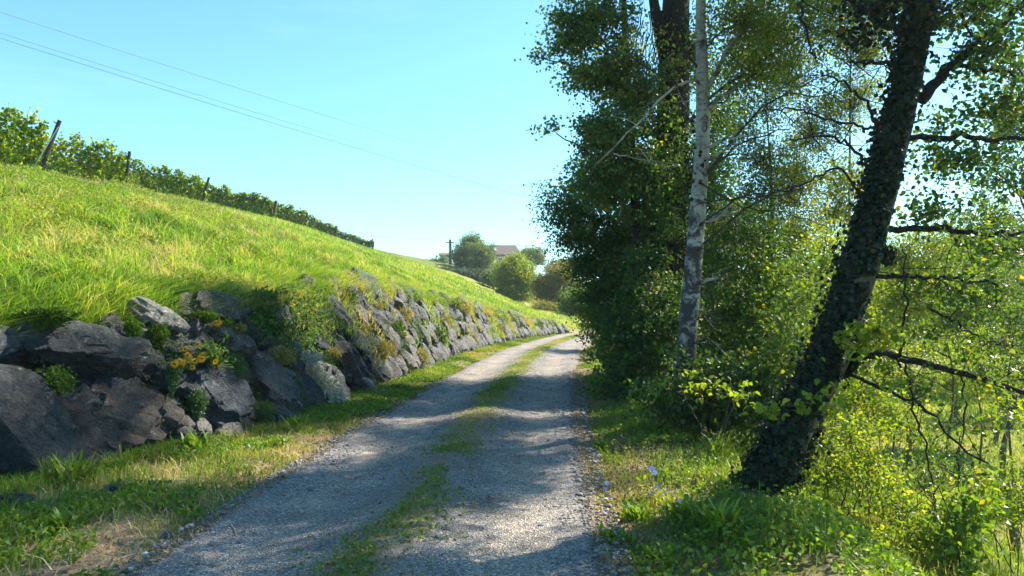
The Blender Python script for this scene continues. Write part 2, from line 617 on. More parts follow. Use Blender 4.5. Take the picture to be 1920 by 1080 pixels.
def road_mat():
    m, N, L, out = new_mat('road_gravel')
    tc = N.new('ShaderNodeTexCoord')
    v = tc.outputs['Object']
    vo = N.new('ShaderNodeTexVoronoi')
    vo.inputs['Scale'].default_value = 95
    L.new(v, vo.inputs['Vector'])
    bw = N.new('ShaderNodeRGBToBW')
    L.new(vo.outputs['Color'], bw.inputs[0])
    st = ramp(N, [(.15, (.10, .10, .105)), (.45, (.19, .187, .183)), (.7, (.27, .26, .25)), (.9, (.50, .49, .48))])
    L.new(bw.outputs[0], st.inputs[0])
    n1 = noise(N, L, 1.5, 8, .72, v)
    r1 = ramp(N, [(.3, (.52, .50, .49)), (.5, (.90, .86, .82)), (.7, (1.32, 1.20, 1.08))])
    L.new(n1.outputs['Fac'], r1.inputs[0])
    c = mixc(N, L, 1.0, st.outputs[0], r1.outputs[0], 'MULTIPLY')
    a = N.new('ShaderNodeAttribute')
    a.attribute_name = 'mid'
    n3 = noise(N, L, 20, 6, .75, v, .4)
    li = ramp(N, [(.3, (.09, .07, .05)), (.5, (.20, .16, .11)), (.68, (.33, .27, .20))])
    L.new(n3.outputs['Fac'], li.inputs[0])
    n4 = noise(N, L, 5, 6, .7, v)
    mm = N.new('ShaderNodeMath')
    mm.operation = 'MULTIPLY_ADD'
    mm.inputs[1].default_value = 1.2
    mm.inputs[2].default_value = -.6
    L.new(n4.outputs['Fac'], mm.inputs[0])
    m2 = N.new('ShaderNodeMath')
    m2.operation = 'ADD'
    m2.use_clamp = True
    L.new(mm.outputs[0], m2.inputs[0])
    L.new(a.outputs['Fac'], m2.inputs[1])
    m3 = N.new('ShaderNodeMath')
    m3.operation = 'MULTIPLY'
    L.new(m2.outputs[0], m3.inputs[0])
    L.new(a.outputs['Fac'], m3.inputs[1])
    c = mixc(N, L, m3.outputs[0], c, li.outputs[0])
    d = N.new('ShaderNodeAttribute')
    d.attribute_name = 'rut'
    c2 = mixc(N, L, 1.0, c, (1.38, 1.28, 1.15), 'MULTIPLY')
    c = mixc(N, L, d.outputs['Fac'], c, c2)
    p = N.new('ShaderNodeBsdfPrincipled')
    p.inputs['Roughness'].default_value = .85
    p.inputs['Specular IOR Level'].default_value = .25
    L.new(c, p.inputs['Base Color'])
    b = N.new('ShaderNodeBump')
    b.inputs['Strength'].default_value = .8
    b.inputs['Distance'].default_value = .02
    L.new(vo.outputs['Distance'], b.inputs['Height'])
    L.new(b.outputs[0], p.inputs['Normal'])
    L.new(p.outputs[0], out.inputs[0])
    return m


def pebble_mat():
    m, N, L, out = new_mat('pebble_stone')
    at = N.new('ShaderNodeAttribute')
    at.attribute_name = 'var'
    r = ramp(N, [(0, (.07, .07, .075)), (.5, (.17, .165, .16)), (.85, (.32, .31, .29)), (1, (.62, .61, .58))])
    L.new(at.outputs['Fac'], r.inputs[0])
    p = N.new('ShaderNodeBsdfPrincipled')
    p.inputs['Roughness'].default_value = .75
    L.new(r.outputs[0], p.inputs['Base Color'])
    L.new(p.outputs[0], out.inputs[0])
    return m


M['roof'] = roof_mat()
M['birch'] = birch_mat()
M['rock'] = rock_mat()
M['ground'] = ground_mat()
M['road'] = road_mat()
M['pebble'] = pebble_mat()

# ------------------------------------------------------------------ terrain
RC = np.array([(-15, -1.6), (0, -1.0), (4.3, -.80), (6.3, -.70), (9.7, -.49), (14, -.16), (18.2, .18), (25, .85), (33.6, 2.3), (41, 3.9), (48, 6.6), (56, 11.0), (66, 18), (90, 38), (200, 140), (3000, 2900)])
WC = np.array([(-15, -16), (0, -8.8), (3, -6.9), (5.2, -5.4), (6.8, -4.3), (8.3, -3.4), (10, -2.88), (12.5, -2.6), (16, -2.28), (24, -1.5), (30, -.45), (33.6, .3), (38, 1.35), (44, 3.4), (48, 5.0), (56, 9.0), (66, 15.6), (90, 35), (200, 136), (3000, 2890)])
HW = np.array([(-15, 1.2), (3, 1.25), (7, 1.42), (8.3, 1.55), (9.5, 1.62), (11, 1.64), (12.5, 1.85), (14, 2.05), (19, 2.0), (25, 1.75), (32, 1.25), (38, .80), (44, .28), (48, 0), (3000, 0)])


def smooth_curve(t):
    y = np.concatenate([np.linspace(-15, 70, 681), np.linspace(70.5, 200, 260), [3000]])
    x = np.interp(y, t[:, 0], t[:, 1])
    k = np.hanning(25); k /= k.sum()
    xs = x.copy()
    xs[12:670] = np.convolve(x, k, 'same')[12:670]
    return y, xs


_ry, _rx = smooth_curve(RC)
_wy, _wx = smooth_curve(WC)
_hy, _hx = smooth_curve(HW)
XR = lambda y: np.interp(y, _ry, _rx)
XW = lambda y: np.interp(y, _wy, _wx)
HWf = lambda y: np.interp(y, _hy, _hx)


def road_half(y):
    y = np.asarray(y, float)
    return 1.50 - .12 * sst(10, 30, y) + .10 * (vn(np.column_stack([y.ravel() * .8, y.ravel() * 0]), 5).reshape(y.shape) - .5)


def dl_of(x, y):
    s = (XW(y + .2) - XW(y - .2)) / .4
    return (XW(y) - x) / np.sqrt(1 + s * s)


CREST = np.array([(-900, 178), (-200, 292), (0, 328), (80, 338), (240, 364), (380, 388), (520, 416), (575, 432), (640, 455), (700, 474), (760, 492), (860, 524), (1000, 584), (1200, 604), (2200, 640)], float)


def crest_plane(x, y):
    """the hill's upper surface: a long even slope that is nearly edge-on from the road"""
    yy = np.maximum(y, 4.0)
    t = x / yy * FPX + 960
    return 1.56 + (575 - np.interp(t, CREST[:, 0], CREST[:, 1])) / FPX * yy


def T(x, y, fine=True):
    x = np.asarray(x, float)
    y = np.asarray(y, float)
    d = dl_of(x, y)
    hw = HWf(y)
    setb = .55 * hw + .10
    face = hw * sst(.12, 1, np.clip((d - .10) / np.maximum(setb, .05), 0, 1) * .88 + .12)
    k = .34 + .08 * sst(13, 21, y) - .22 * sst(65, 130, y)
    zl = np.where(d > 0, face + k * np.maximum(d - setb - .10, 0), 0)
    plane = crest_plane(x, y)
    bump = 5.2 * np.exp(-((x - 6) / 17) ** 2) * sst(72, 130, y) * (1 - sst(170, 320, y))
    pl = plane + bump + .005 * np.maximum(d - 9, 0)
    far = sst(200, 500, np.hypot(x, y))
    pl = np.minimum(pl, 28) * (1 - far) + 2 * far
    hh = np.clip(.5 + .5 * (pl - zl) / .7, 0, 1)
    zl = np.where(d > 0, pl * (1 - hh) + zl * hh - .7 * hh * (1 - hh), zl)
    rr = x - XR(y)
    zr = 0
    dr = rr - 2.5
    drop = -.42 * np.clip(dr, 0, 6) - .03 * np.clip(dr - 6, 0, 60)
    drop = drop * sst(0, 1.2, dr)
    z = np.where(d > 0, zl, 0) + np.where(dr > 0, drop, 0)
    # low shoulder between road and wall
    verge = np.clip(-rr - 1.5, 0, 3)
    z = z + np.where(d <= 0.6, .05 * sst(0, .5, verge), .05)
    z = z + .03 * sst(1.5, 2.2, rr)
    if fine:
        q = np.column_stack([x.ravel(), y.ravel()])
        off = np.abs(rr)
        z = z + (sst(1.55, 3, off) * .16) * (fbm(q * .55, 3, 3).reshape(x.shape) - .5) + sst(.3, 1.2, d - .6 * hw) * (.20 * (fbm(q * 1.15, 13, 3).reshape(x.shape) - .5) + .07 * (vn(q * 3.4, 15).reshape(x.shape) - .5)) * (np.abs(x) < 60) + sst(1.4, 1.8, off) * .05 * (vn(q * 3.1, 9).reshape(x.shape) - .5)
    return z


def axis(lims):
    out = []
    for a, b, st in lims:
        out.append(np.arange(a, b, st))
    return np.concatenate(out + [[lims[-1][1]]])


gx = axis([(-1500, -200, 130), (-200, -60, 20), (-60, -24, 3), (-24, -10, .6), (-10, 6, .14), (6, 14, .4), (14, 30, 1.2), (30, 80, 5), (80, 240, 20), (240, 1500, 140)])
gy = axis([(-60, -6, 6), (-6, 2, .8), (2, 20, .16), (20, 46, .4), (46, 80, 1.2), (80, 180, 5), (180, 400, 20), (400, 2500, 200)])
GX, GY = np.meshgrid(gx, gy)
GZ = T(GX, GY)
nx, ny = len(gx), len(gy)
gv = np.column_stack([GX.ravel(), GY.ravel(), GZ.ravel()])
# keep the sheet under the road, the road is laid on top of it
rr = gv[:, 0] - XR(gv[:, 1])
gv[:, 2] -= .03 * (np.abs(rr) < 1.3)
i, j = np.meshgrid(np.arange(ny - 1), np.arange(nx - 1), indexing='ij')
a = (i * nx + j).ravel()
gf = np.column_stack([a, a + 1, a + nx + 1, a + nx])
d_ = dl_of(gv[:, 0], gv[:, 1])
soil = sst(0, .15, d_) * (1 - sst(.55, 1.0, (d_ - .1) / np.maximum(.55 * HWf(gv[:, 1]) + .1, .1) - .35)) * (HWf(gv[:, 1]) > .05)
soil = np.clip(soil + .75 * sst(2.6, 3.6, rr) * (1 - sst(6, 9, rr)) * (gv[:, 1] < 24), 0, 1)
qq = gv[:, :2]
lit = (1 - sst(1.55, 2.35, np.abs(rr) + .9 * (fbm(qq * 1.3, 21, 3) - .5))) * (gv[:, 1] < 60)
lit = np.clip(lit + .6 * sst(.40, .58, fbm(qq * .9, 31, 4)) * (np.abs(rr) < 5) * (gv[:, 1] < 40), 0, 1)
mead = np.clip(sst(5.5, 8.5, rr) * (gv[:, 1] < 80) + sst(40, 52, gv[:, 1]) * sst(-10, -3, gv[:, 0]), 0, 1)
ground = mesh('ground', gv, gf, M['ground'], smooth=True, attrs={'soil': soil, 'litter': lit, 'meadow': mead})
tag(ground, kind='structure')

# gravel road
ry = np.concatenate([np.arange(-6, 24, .12), np.arange(24, 66, .5)])
ru = np.linspace(-1, 1, 45)
RY, RU = np.meshgrid(ry, ru, indexing='ij')
slope = (XR(ry + .2) - XR(ry - .2)) / .4
nxv, nyv = 1 / np.sqrt(1 + slope ** 2), -slope / np.sqrt(1 + slope ** 2)
hl, hr = road_half(ry) + .0, road_half(ry + 77)
half = np.where(RU < 0, hl[:, None], hr[:, None])
off = RU * half
rxx = XR(ry)[:, None] + off * nxv[:, None]
ryy = RY + off * nyv[:, None]
q = np.column_stack([rxx.ravel(), ryy.ravel()])
prof = .015 + .045 * np.exp(-(off / .30) ** 2) - .035 * np.exp(-((np.abs(off) - .82) / .33) ** 2) + .012
edge = sst(.86, 1.0, np.abs(RU))
rz = prof * (1 - edge) + edge * (-.015)
rz = rz.ravel() + .020 * (fbm(q * 2.2, 41, 4) - .5) + .012 * (vn(q * 11, 44) - .5) + .03
rv = np.column_stack([rxx.ravel(), ryy.ravel(), rz])
n0, n1 = RU.shape
i, j = np.meshgrid(np.arange(n0 - 1), np.arange(n1 - 1), indexing='ij')
a = (i * n1 + j).ravel()
mid = np.exp(-((off.ravel() + .03 + .1 * (vn(q * .9, 50) - .5)) / .30) ** 2)
mid = np.clip(mid + sst(.80, 1.0, np.abs(RU.ravel())) * .95, 0, 1)
rut = np.exp(-((np.abs(off.ravel()) - .82) / .30) ** 2)
road = mesh('gravel_road', rv, np.column_stack([a, a + 1, a + n1 + 1, a + n1]), M['road'], smooth=True, attrs={'mid': mid, 'rut': rut})
tag(road, kind='structure')


def ROADZ(x, y):
    o = x - XR(y)
    return .05 + .045 * np.exp(-(o / .30) ** 2) - .035 * np.exp(-((np.abs(o) - .82) / .33) ** 2)


def GZf(x, y):
    o = np.abs(x - XR(y))
    return np.where(o < 1.4, ROADZ(x, y), T(x, y))


# ------------------------------------------------------------------ boulder wall
def wall_pt(s, h, inset=0.0):
    """point on the sloping face of the wall: s = distance ahead, h = height up the face"""
    sl = (XW(s + .3) - XW(s - .3)) / .6
    c = math.sqrt(1 + sl * sl)
    tang = np.array([sl, 1, 0]) / c
    n_in = np.array([-1, sl, 0]) / c
    b = np.array([float(XW(s)), s, 0.0])
    p = b + n_in * (h * .55 + inset) + np.array([0, 0, h])
    out = nrm((-n_in * 1 + np.array([0, 0, .55]))[None])[0]
    upv = nrm((n_in * .55 + np.array([0, 0, 1]))[None])[0]
    return p, tang, out, upv


_ws, _wh = np.meshgrid(np.linspace(4.2, 44, 800), np.linspace(0, 2.3, 60), indexing='ij')
_wp = np.array([wall_pt(s, 0)[0] for s in _ws[:, 0]])
_wn = np.array([wall_pt(s, 1)[0] - wall_pt(s, 0)[0] for s in _ws[:, 0]])
_W = _wp[:, None, :] + _wn[:, None, :] * _wh[:, :, None]


def proj(p):
    p = np.asarray(p, float) - np.array([0, 0, CAM_H])
    c, s = math.cos(PITCH), math.sin(PITCH)
    fw = p[..., 1] * c + p[..., 2] * s
    up = -p[..., 1] * s + p[..., 2] * c
    return 960 + FPX * p[..., 0] / fw, 540 - FPX * up / fw


_wpx, _wpy = proj(_W)
_wpx = np.where(_wh > HWf(_ws) + .02, 1e6, _wpx)


def wall_at(px, py):
    k = np.argmin((_wpx - px) ** 2 + (_wpy - py) ** 2)
    return _ws.ravel()[k], _wh.ravel()[k]


def ico(sub):
    bm = bmesh.new()
    bmesh.ops.create_icosphere(bm, subdivisions=sub, radius=1)
    v = np.array([x.co[:] for x in bm.verts])
    f = np.array([[q.index for q in p.verts] for p in bm.faces])
    bm.free()
    return v, f


ICO = {k: ico(k) for k in (1, 2, 3, 4, 5)}


def rock_shape(r, sub, dims, cuts=16, rough=.05):
    v, f = ICO[sub]
    v = v.copy()
    n = rsph(r, cuts)
    n[:6] = nrm(np.array([[1, 0, .2], [-1, 0, -.1], [0, 1, 0], [0, -1, .2], [.1, 0, 1], [0, .1, -1]]) + r.normal(size=(6, 3)) * .28)
    o = r.uniform(.58, .92, cuts)
    o[:6] = r.uniform(.55, .8, 6)
    for a, b in zip(n, o):
        t = v @ a - b
        v = v - np.maximum(t, 0)[:, None] * a * .96
    for a in rsph(r, cuts):
        t = v @ a
        t = t - t.max() * r.uniform(.80, .96)
        v = v - np.maximum(t, 0)[:, None] * a * .97
    v /= np.abs(v).max(axis=0)
    sd = int(r.randint(1e6))
    d = nrm(v)
    w = v * np.asarray(dims) / max(dims) * 1.3                  # noise follows the real proportions
    ax = nrm(r.normal(size=(3, 3)))
    big = fbm(w * 1.7 + 7, sd, 3) - .5
    fine = fbm(w * 9, sd + 4, 4) - .5
    v = v * (1 + rough * (1.8 * big))[:, None]
    ax[1] = nrm(np.cross(ax[0], ax[1])[None])[0]
    ax[2] = np.cross(ax[0], ax[1])
    kk = r.uniform(2.2, 3.4, 3) * np.array([1.5, 1, 1])
    for q in range(3):                                            # stepped fracture planes
        t = v @ ax[q] * kk[q] + 1.3 * (fbm(w * 1.1 + q * 5, sd + 30 + q, 3) - .5)
        fr = t - np.floor(t)
        v = v + ax[q] * ((sst(.36, .64, fr) - fr) / kk[q] * .62)[:, None]
    v = v + d * (rough * .75 * fine)[:, None]
    for a in rsph(r, int(cuts * .7)):                            # last fresh fractures
        t = v @ a
        t = t - t.max() * r.uniform(.88, .98)
        v = v - np.maximum(t, 0)[:, None] * a * .95
    return v * np.asarray(dims) / 2, f


rr_ = RS(11)
wall_root = empty('boulder_wall', wall_pt(8, 0)[0], 'long sloping dry retaining wall of dark grey boulders along the left of the gravel road', 'stone wall')
wall_root['_o'] = wall_root.location[:]
TONE = dict(g=(.056, .062, .066), b=(.050, .064, .078), d=(.028, .031, .034), r=(.072, .060, .054), t=(.12, .10, .082), w=(.24, .235, .23), m=(.082, .081, .080))  # w puts sunlight on one boulder into its stone colour
HAND = [  # px, py, width, height, turn, tone, proud
    (35, 800, 200, 240, 10, 'g', .10), (148, 800, 125, 200, -14, 'd', .05), (172, 664, 235, 120, -12, 'g', .14), (8, 645, 110, 75, 10, 'b', .05),
    (245, 775, 235, 165, -8, 'r', -.02), (402, 742, 150, 145, -20, 'b', .08), (284, 598, 92, 58, -28, 'w', .10), (395, 585, 130, 62, -6, 'r', .10),
    (436, 646, 66, 70, -25, 'r', .05), (468, 628, 74, 58, -36, 'd', .05), (528, 660, 70, 60, -36, 'g', .03), (362, 642, 70, 48, 0, 'g', 0), (278, 668, 55, 60, -30, 'g', 0),
    (512, 737, 78, 118, -38, 't', .08), (526, 798, 62, 52, -30, 'm', .08), (458, 698, 62, 70, -20, 'r', -.05), (575, 745, 78, 100, -40, 'g', .0),
    (618, 728, 62, 96, -32, 'm', .08), (582, 642, 70, 66, -20, 'd', 0), (628, 596, 70, 64, -25, 'g', .08), (652, 682, 82, 100, -26, 'r', .05),
    (686, 540, 42, 74, -28, 'm', .1), (655, 552, 50, 46, -20, 'm', .05), (700, 606, 46, 76, -28, 'g', .06), (676, 732, 44, 40, -10, 't', .12),
    (470, 775, 50, 62, -20, 'd', 0), (425, 822, 46, 34, 0, 'm', .1), (728, 590, 40, 62, -30, 'm', .05), (560, 690, 50, 60, -25, 'g', 0),
    (330, 700, 60, 60, 0, 'd', -.08), (100, 700, 60, 60, 0, 'd', -.1), (310, 640, 60, 50, 0, 'd', -.1), (545, 600, 70, 50, -10, 'd', -.02),
    (470, 600, 70, 46, -10, 'd', 0), (708, 556, 40, 54, -32, 'd', .04), (612, 640, 46, 50, -20, 'd', 0), (690, 690, 50, 60, -25, 'd', 0), (200, 870, 60, 40, 0, 'd', .0),
    (85, 885, 70, 46, 5, 'd', .03), (60, 880, 50, 34, 20, 't', .12),
]
items = []
for (px, py, w, h, ang, tone, pr) in HAND:
    s, hh = wall_at(px, py)
    p, tg, ot, up = wall_pt(s, hh)
    Y = p[1]
    view = nrm((p - np.array([0, 0, CAM_H]))[None])[0]
    fs = max(.45, np.linalg.norm(tg - view * (tg @ view)))
    items.append((s, hh, w * Y / FPX / fs * 1.04, h * Y / FPX * 1.12, ang, tone, pr))
# the rest of the wall: courses of tilted slabs
s = 10.6
occ = [(i[0], i[1], i[2] / 2, i[3] / 2) for i in items]
while s < 44:
    H = float(HWf(s))
    h = .05
    base = rr_.uniform(.44, .62) if s < 22 else rr_.uniform(.42, .58)
    while h < H + .05:
        w = base * rr_.uniform(.7, 1.25)
        hh = rr_.uniform(.42, .70) * (1 if s < 25 else .9)
        hh = min(hh, max(.25, H + .2 - h))
        cs, ch = s + rr_.uniform(-.2, .2), h + hh / 2 * .9
        if (cs > 12.6 or ch < H - .22) and not any(abs(cs - o[0]) < .7 * (o[2] + .1) and abs(ch - o[1]) < .7 * (o[3] + .1) for o in occ if s < 15.5):
            items.append((cs, ch, w * 1.25, hh * 1.28, rr_.uniform(-48, -14), 'gmmmdgrtm'[rr_.randint(9)], rr_.uniform(-.05, .10)))
        h += hh * .92
    s += base * .92
for s in np.arange(4.4, 6.4, .6):       # the wall goes on beyond the left edge of the picture
    for h in (.35, .95):
        items.append((s, h, .85, .75, rr_.uniform(-15, 15), 'gdb'[rr_.randint(3)], 0.02))


for k in range(70):                      # small wedging stones deep in the joints of the near boulders
    s = rr_.uniform(5.5, 11.5)
    items.append((s, rr_.uniform(.1, float(HWf(s)) - .15), rr_.uniform(.22, .42), rr_.uniform(.18, .34), rr_.uniform(-50, 20), 'gdmdtr'[rr_.randint(6)], rr_.uniform(-.02, .12)))


def boulder_world(it, sub):
    s, hh, w, h, ang, tone, pr = it
    p, tg, ot, up = wall_pt(s, hh)
    dep = max(.45 * (w + h) / 2 * 1.3, .32)
    v, f = rock_shape(rr_, sub, (w * .97, dep, h * .97), rough=.085)
    a = math.radians(ang)
    x = tg * math.cos(a) + up * math.sin(a)
    z = -tg * math.sin(a) + up * math.cos(a)
    c = p + ot * (pr * .9 + .05 - dep * .22)
    return v @ np.array([x, ot, z]) + c, f, c


view_size = [max(it[2], .4) * it[3] / max(it[0], 4) ** 2 for it in items]
order = np.argsort(view_size)[::-1]
far_geo = Geo()
ROCKV = []
tonev = {}
for rank, k in enumerate(order):
    it = items[k]
    near = rank < 99
    v, f, c = boulder_world(it, 5 if rank < 24 else (4 if near else 3))
    ROCKV.append(v)
    jit = rr_.uniform(.85, 1.2)
    col = tuple(x * jit for x in TONE[it[5]])
    if near:
        o = mesh('boulder', v - c + np.array(wall_root['_o']), f, M['rock'], wall_root, smooth=True, sharp=20)
        o.location = tuple(c - np.array(wall_root['_o']))
        o.color = (*col, 1)
    else:
        far_geo.add(v, f)
o = far_geo.build('boulder', M['rock'], wall_root, smooth=True, sharp=28)
o.color = (.115, .112, .108, 1)
tag(o, kind='stuff')


# ------------------------------------------------------------------ grass, litter and pebbles (stuff nobody could count)
def in_view(x, y, m=.12, back=2.5):
    return (np.abs(x) < (y + back) * (960 / FPX + m) + .6) & (y > .5)


def grass(name, x, y, h, w, mat, r, seg=2, lean=.5, zf=T, patch=.5, vbias=0.0, leanx=0.0, label=None):
    n = len(x)
    z = zf(x, y) - .015
    b = np.column_stack([x, y, z])
    a = r.uniform(0, 2 * math.pi, n)
    wd = np.column_stack([np.cos(a), np.sin(a), np.zeros(n)]) * (w * r.uniform(.7, 1.3, n))[:, None] / 2
    la = r.uniform(0, 2 * math.pi, n)
    le = np.column_stack([np.cos(la) + leanx, np.sin(la), np.zeros(n)]) * (h * lean * r.uniform(.2, 1.3, n))[:, None]
    up = np.array([0, 0, 1.0])
    tip = b + up * (h * r.uniform(.75, 1.0, n))[:, None] + le
    pat = fbm(np.column_stack([x, y]) * .9, 77, 3)
    var = np.clip((pat - .5) * 3.2 * patch + .5 * (fbm(np.column_stack([x, y]) * 3.1, 78, 2) - .5) + .45 + r.normal(size=n) * .2 + vbias, 0, 1)
    if seg == 1:
        v = np.stack([b - wd, b + wd, tip], 1).reshape(-1, 3)
        f = np.arange(3 * n).reshape(n, 3)
        fv = var
    else:
        m = b + up * (h * .6)[:, None] + le * .32
        v = np.stack([b - wd, b + wd, m - wd * .8, m + wd * .8, tip], 1).reshape(-1, 3)
        k = np.arange(n)[:, None] * 5
        f = np.concatenate([k + np.array([0, 1, 3]), k + np.array([0, 3, 2]), k + np.array([2, 3, 4])])
        fv = np.tile(var, 3)
    o = mesh(name, v, f, mat, var=fv)
    return tag(o, kind='stuff')


def slope_pts(n, y0, y1, r, power=1.0):
    y = y0 + (y1 - y0) * r.rand(n) ** power
    x0 = np.maximum(-(y + 2.5) * .82 - 1, -40)
    x = XW(y) - .35 * HWf(y)
    x = x0 + (x - x0) * r.rand(n)
    d = dl_of(x, y)
    keep = d > .50 * HWf(y) + .1
    cre = crest_plane(x, y)
    under = T(x, y, False) < cre + .9
    return x[keep & under], y[keep & under]


r = RS(21)
x, y = slope_pts(330000, 5.0, 34, r, 1.25)
q = np.column_stack([x, y])
dens = fbm(q * 1.6, 61, 3)
keep = r.rand(len(x)) < np.clip(.10 + 2.2 * (dens - .36), .10, 1)
x, y = x[keep], y[keep]
hgt = (.04 + .30 * fbm(np.column_stack([x, y]) * .7, 62, 3) ** 1.4) * r.uniform(.55, 1.35, len(x))
hgt = hgt * np.clip(.5 + (crest_plane(x, y) - T(x, y, False)) * .8, .5, 1)
grass('slope_grass', x, y, hgt, .0065 + .00055 * y, M['grass_hill'], r, 2, .55)
tx, ty = slope_pts(1700, 5.5, 30, r, 1.2)
tid = np.repeat(np.arange(len(tx)), 55)
th = r.uniform(.14, .42, len(tx))
x = tx[tid] + r.normal(size=len(tid)) * .07
y = ty[tid] + r.normal(size=len(tid)) * .07
k = (dl_of(x, y) > .6 * HWf(y) + .15)
x, y, tid = x[k], y[k], tid[k]
hgt = th[tid] * r.uniform(.5, 1.2, len(x)) * np.clip(.45 + (crest_plane(x, y) - T(x, y, False)) * .8, .45, 1)
grass('slope_tussocks', x, y, hgt, .007 + .00055 * y, M['grass_hill'], r, 2, .8, vbias=.10)
x, y = slope_pts(44000, 5.5, 34, r, 1.1)
k = fbm(np.column_stack([x, y]) * .9, 79, 3) > .49
x, y = x[k], y[k]
grass('slope_straw', x, y, r.uniform(.08, .28, len(x)), .005 + .0005 * y, M['straw'], r, 2, .7)
x, y = slope_pts(110000, 28, 62, r, 1.2)
hgt = (.10 + .14 * vn(np.column_stack([x, y]) * .5, 63)) * r.uniform(.6, 1.3, len(x))
grass('slope_grass', x, y, hgt, .025 + .0005 * y, M['grass_hill'], r, 1, .5)
# low leafy weeds in the slope grass
x, y = slope_pts(190000, 5.5, 26, r, 1.3)
pat = fbm(np.column_stack([x, y]) * .8, 64, 3)
k = pat > .475
x, y, pat = x[k], y[k], pat[k]
c = np.column_stack([x, y, T(x, y) + r.uniform(.03, .24, len(x)) * (pat - .3) * 2.4])
v, f = leaf_geo(c, .05, r, 4, .9, .2)
tag(mesh('slope_weeds', v, f, M['weed'], var=np.clip(r.normal(.5, .2, len(f)) + (pat - .55) * 1.5, 0, .97)), kind='stuff')
# dry straw hanging over the wall top
n = 16000
y = 5 + 37 * r.rand(n) ** 1.5
d = .55 * HWf(y) + .15 + r.exponential(.30, n)
s_ = (XW(y + .2) - XW(y - .2)) / .4
x = XW(y) - d * np.sqrt(1 + s_ * s_)
k = fbm(np.column_stack([x, y]) * .7, 65, 3) > .42
x, y = x[k], y[k]
grass('dry_grass', x, y, r.uniform(.08, .24, len(x)), .006 + .0004 * y, M['straw'], r, 2, 1.2, leanx=.7)
n = 46000
y = 5 + 37 * r.rand(n) ** 1.7
d = .50 * HWf(y) + r.exponential(.26, n)
s_ = (XW(y + .2) - XW(y - .2)) / .4
x = XW(y) - d * np.sqrt(1 + s_ * s_)
grass('rim_grass', x, y, r.uniform(.08, .32, len(x)), .006 + .0004 * y, M['grass_hill'], r, 2, 1.2, leanx=.9, vbias=.08)

# left verge
def verge_left(n, y0, y1, r):
    y = y0 + (y1 - y0) * r.rand(n) ** 1.5
    a, b = XW(y) + .0, XR(y) - 1.38
    x = a + (b - a) * r.rand(n)
    k = in_view(x, y)
    return x[k], y[k]


x, y = verge_left(9000, 2.5, 14, r)
grass('dry_grass', x, y, r.uniform(.04, .14, len(x)), .006 + .0005 * y, M['straw'], r, 2, 1.3)
x, y = verge_left(120000, 2.5, 44, r)
u = (XR(y) - 1.4 - x)
pat = fbm(np.column_stack([x, y]) * 1.4, 66, 3)
k = r.rand(len(x)) < np.clip((pat - .40) * 3.2 + .45 * u, .05, 1) * np.where(y > 9.5, 1, .8)
x, y, u = x[k], y[k], u[k]
hgt = (.03 + .07 * np.clip(u, 0, 1.2) + .04 * r.rand(len(x))) * r.uniform(.7, 1.4, len(x))
grass('verge_grass', x, y, hgt, .006 + .0006 * y, M['grass_verge'], r, 2, .6)
x, y = verge_left(40000, 2.6, 16, r)
u = (XR(y) - 1.5 - x)
pat = fbm(np.column_stack([x, y]) * 1.1, 67, 3)
k = (pat + .07 * u > .53)
x, y = x[k], y[k]
c = np.column_stack([x, y, T(x, y) + r.uniform(.01, .10, len(x))])
v, f = leaf_geo(c, .045, r, 6, 1.0, .1)
tag(mesh('verge_weeds', v, f, M['weed'], var=np.clip(r.normal(.45, .22, len(f)), 0, 1)), kind='stuff')

# grass strip along the middle of the road and along its right edge
n = 95000
y = 2.5 + 40 * r.rand(n) ** 1.6
x = XR(y) - .03 + r.normal(size=n) * .15
pat = fbm(np.column_stack([x * 1.6, y * .9]), 68, 3)
k = (r.rand(n) < np.where(y < 7.5, np.clip((pat - .46) * 4, 0, .6), np.clip((pat - .34) * 4, .4, .85))) & in_view(x, y)
x, y = x[k], y[k]
grass('median_grass', x, y, r.uniform(.015, .055, len(x)), .0055 + .0007 * y, M['grass_verge'], r, 2, 1.0, zf=ROADZ, vbias=.22)
n = 3500
y = 2.6 + 14 * r.rand(n) ** 1.4
x = XR(y) - .03 + r.normal(size=n) * .2
pat = fbm(np.column_stack([x * 1.6, y * .9]), 68, 3)
k = pat > .52
x, y = x[k], y[k]
c = np.column_stack([x, y, ROADZ(x, y) + r.uniform(.005, .05, len(x))])
v, f = leaf_geo(c, .035, r, 6, 1.3, 0)
tag(mesh('median_weeds', v, f, M['weed'], var=np.clip(r.normal(.4, .2, len(f)), 0, 1)), kind='stuff')

n = 150000
y = 2.3 + 34 * r.rand(n) ** 1.7
x = XR(y) + 1.36 + np.where(y < 9, 4.2, 2.9) * r.rand(n) ** 1.1
u = x - XR(y) - 1.4
pat = fbm(np.column_stack([x, y]) * 1.2, 69, 3)
k = in_view(x, y) & (r.rand(n) < np.clip((pat - .44) * 3.4 + .45 * u, .02, 1)) & ~((y > 26) & (u > 1.4))
x, y, u = x[k], y[k], u[k]
hgt = (.04 + .08 * np.clip(u, 0, 1.3)) * r.uniform(.6, 1.5, len(x))
grass('verge_grass', x, y, hgt, .006 + .0006 * y, M['grass_verge'], r, 2, .6, vbias=-.06)
n = 44000
y = 2.4 + 13 * r.rand(n) ** 1.4
x = XR(y) + 1.5 + 3.4 * r.rand(n)
u = x - XR(y) - 1.5
pat = fbm(np.column_stack([x, y]) * 1.3, 70, 3)
k = in_view(x, y) & (pat + .02 * u > .505)
x, y, u = x[k], y[k], u[k]
c = np.column_stack([x, y, T(x, y) + r.uniform(.01, .13, len(x)) * np.clip(.4 + u, 0, 1.1)])
v, f = leaf_geo(c, .042, r, 6, 1.0, .1)
tag(mesh('verge_weeds', v, f, M['weed'], var=np.clip(r.normal(.5, .24, len(f)), 0, 1)), kind='stuff')
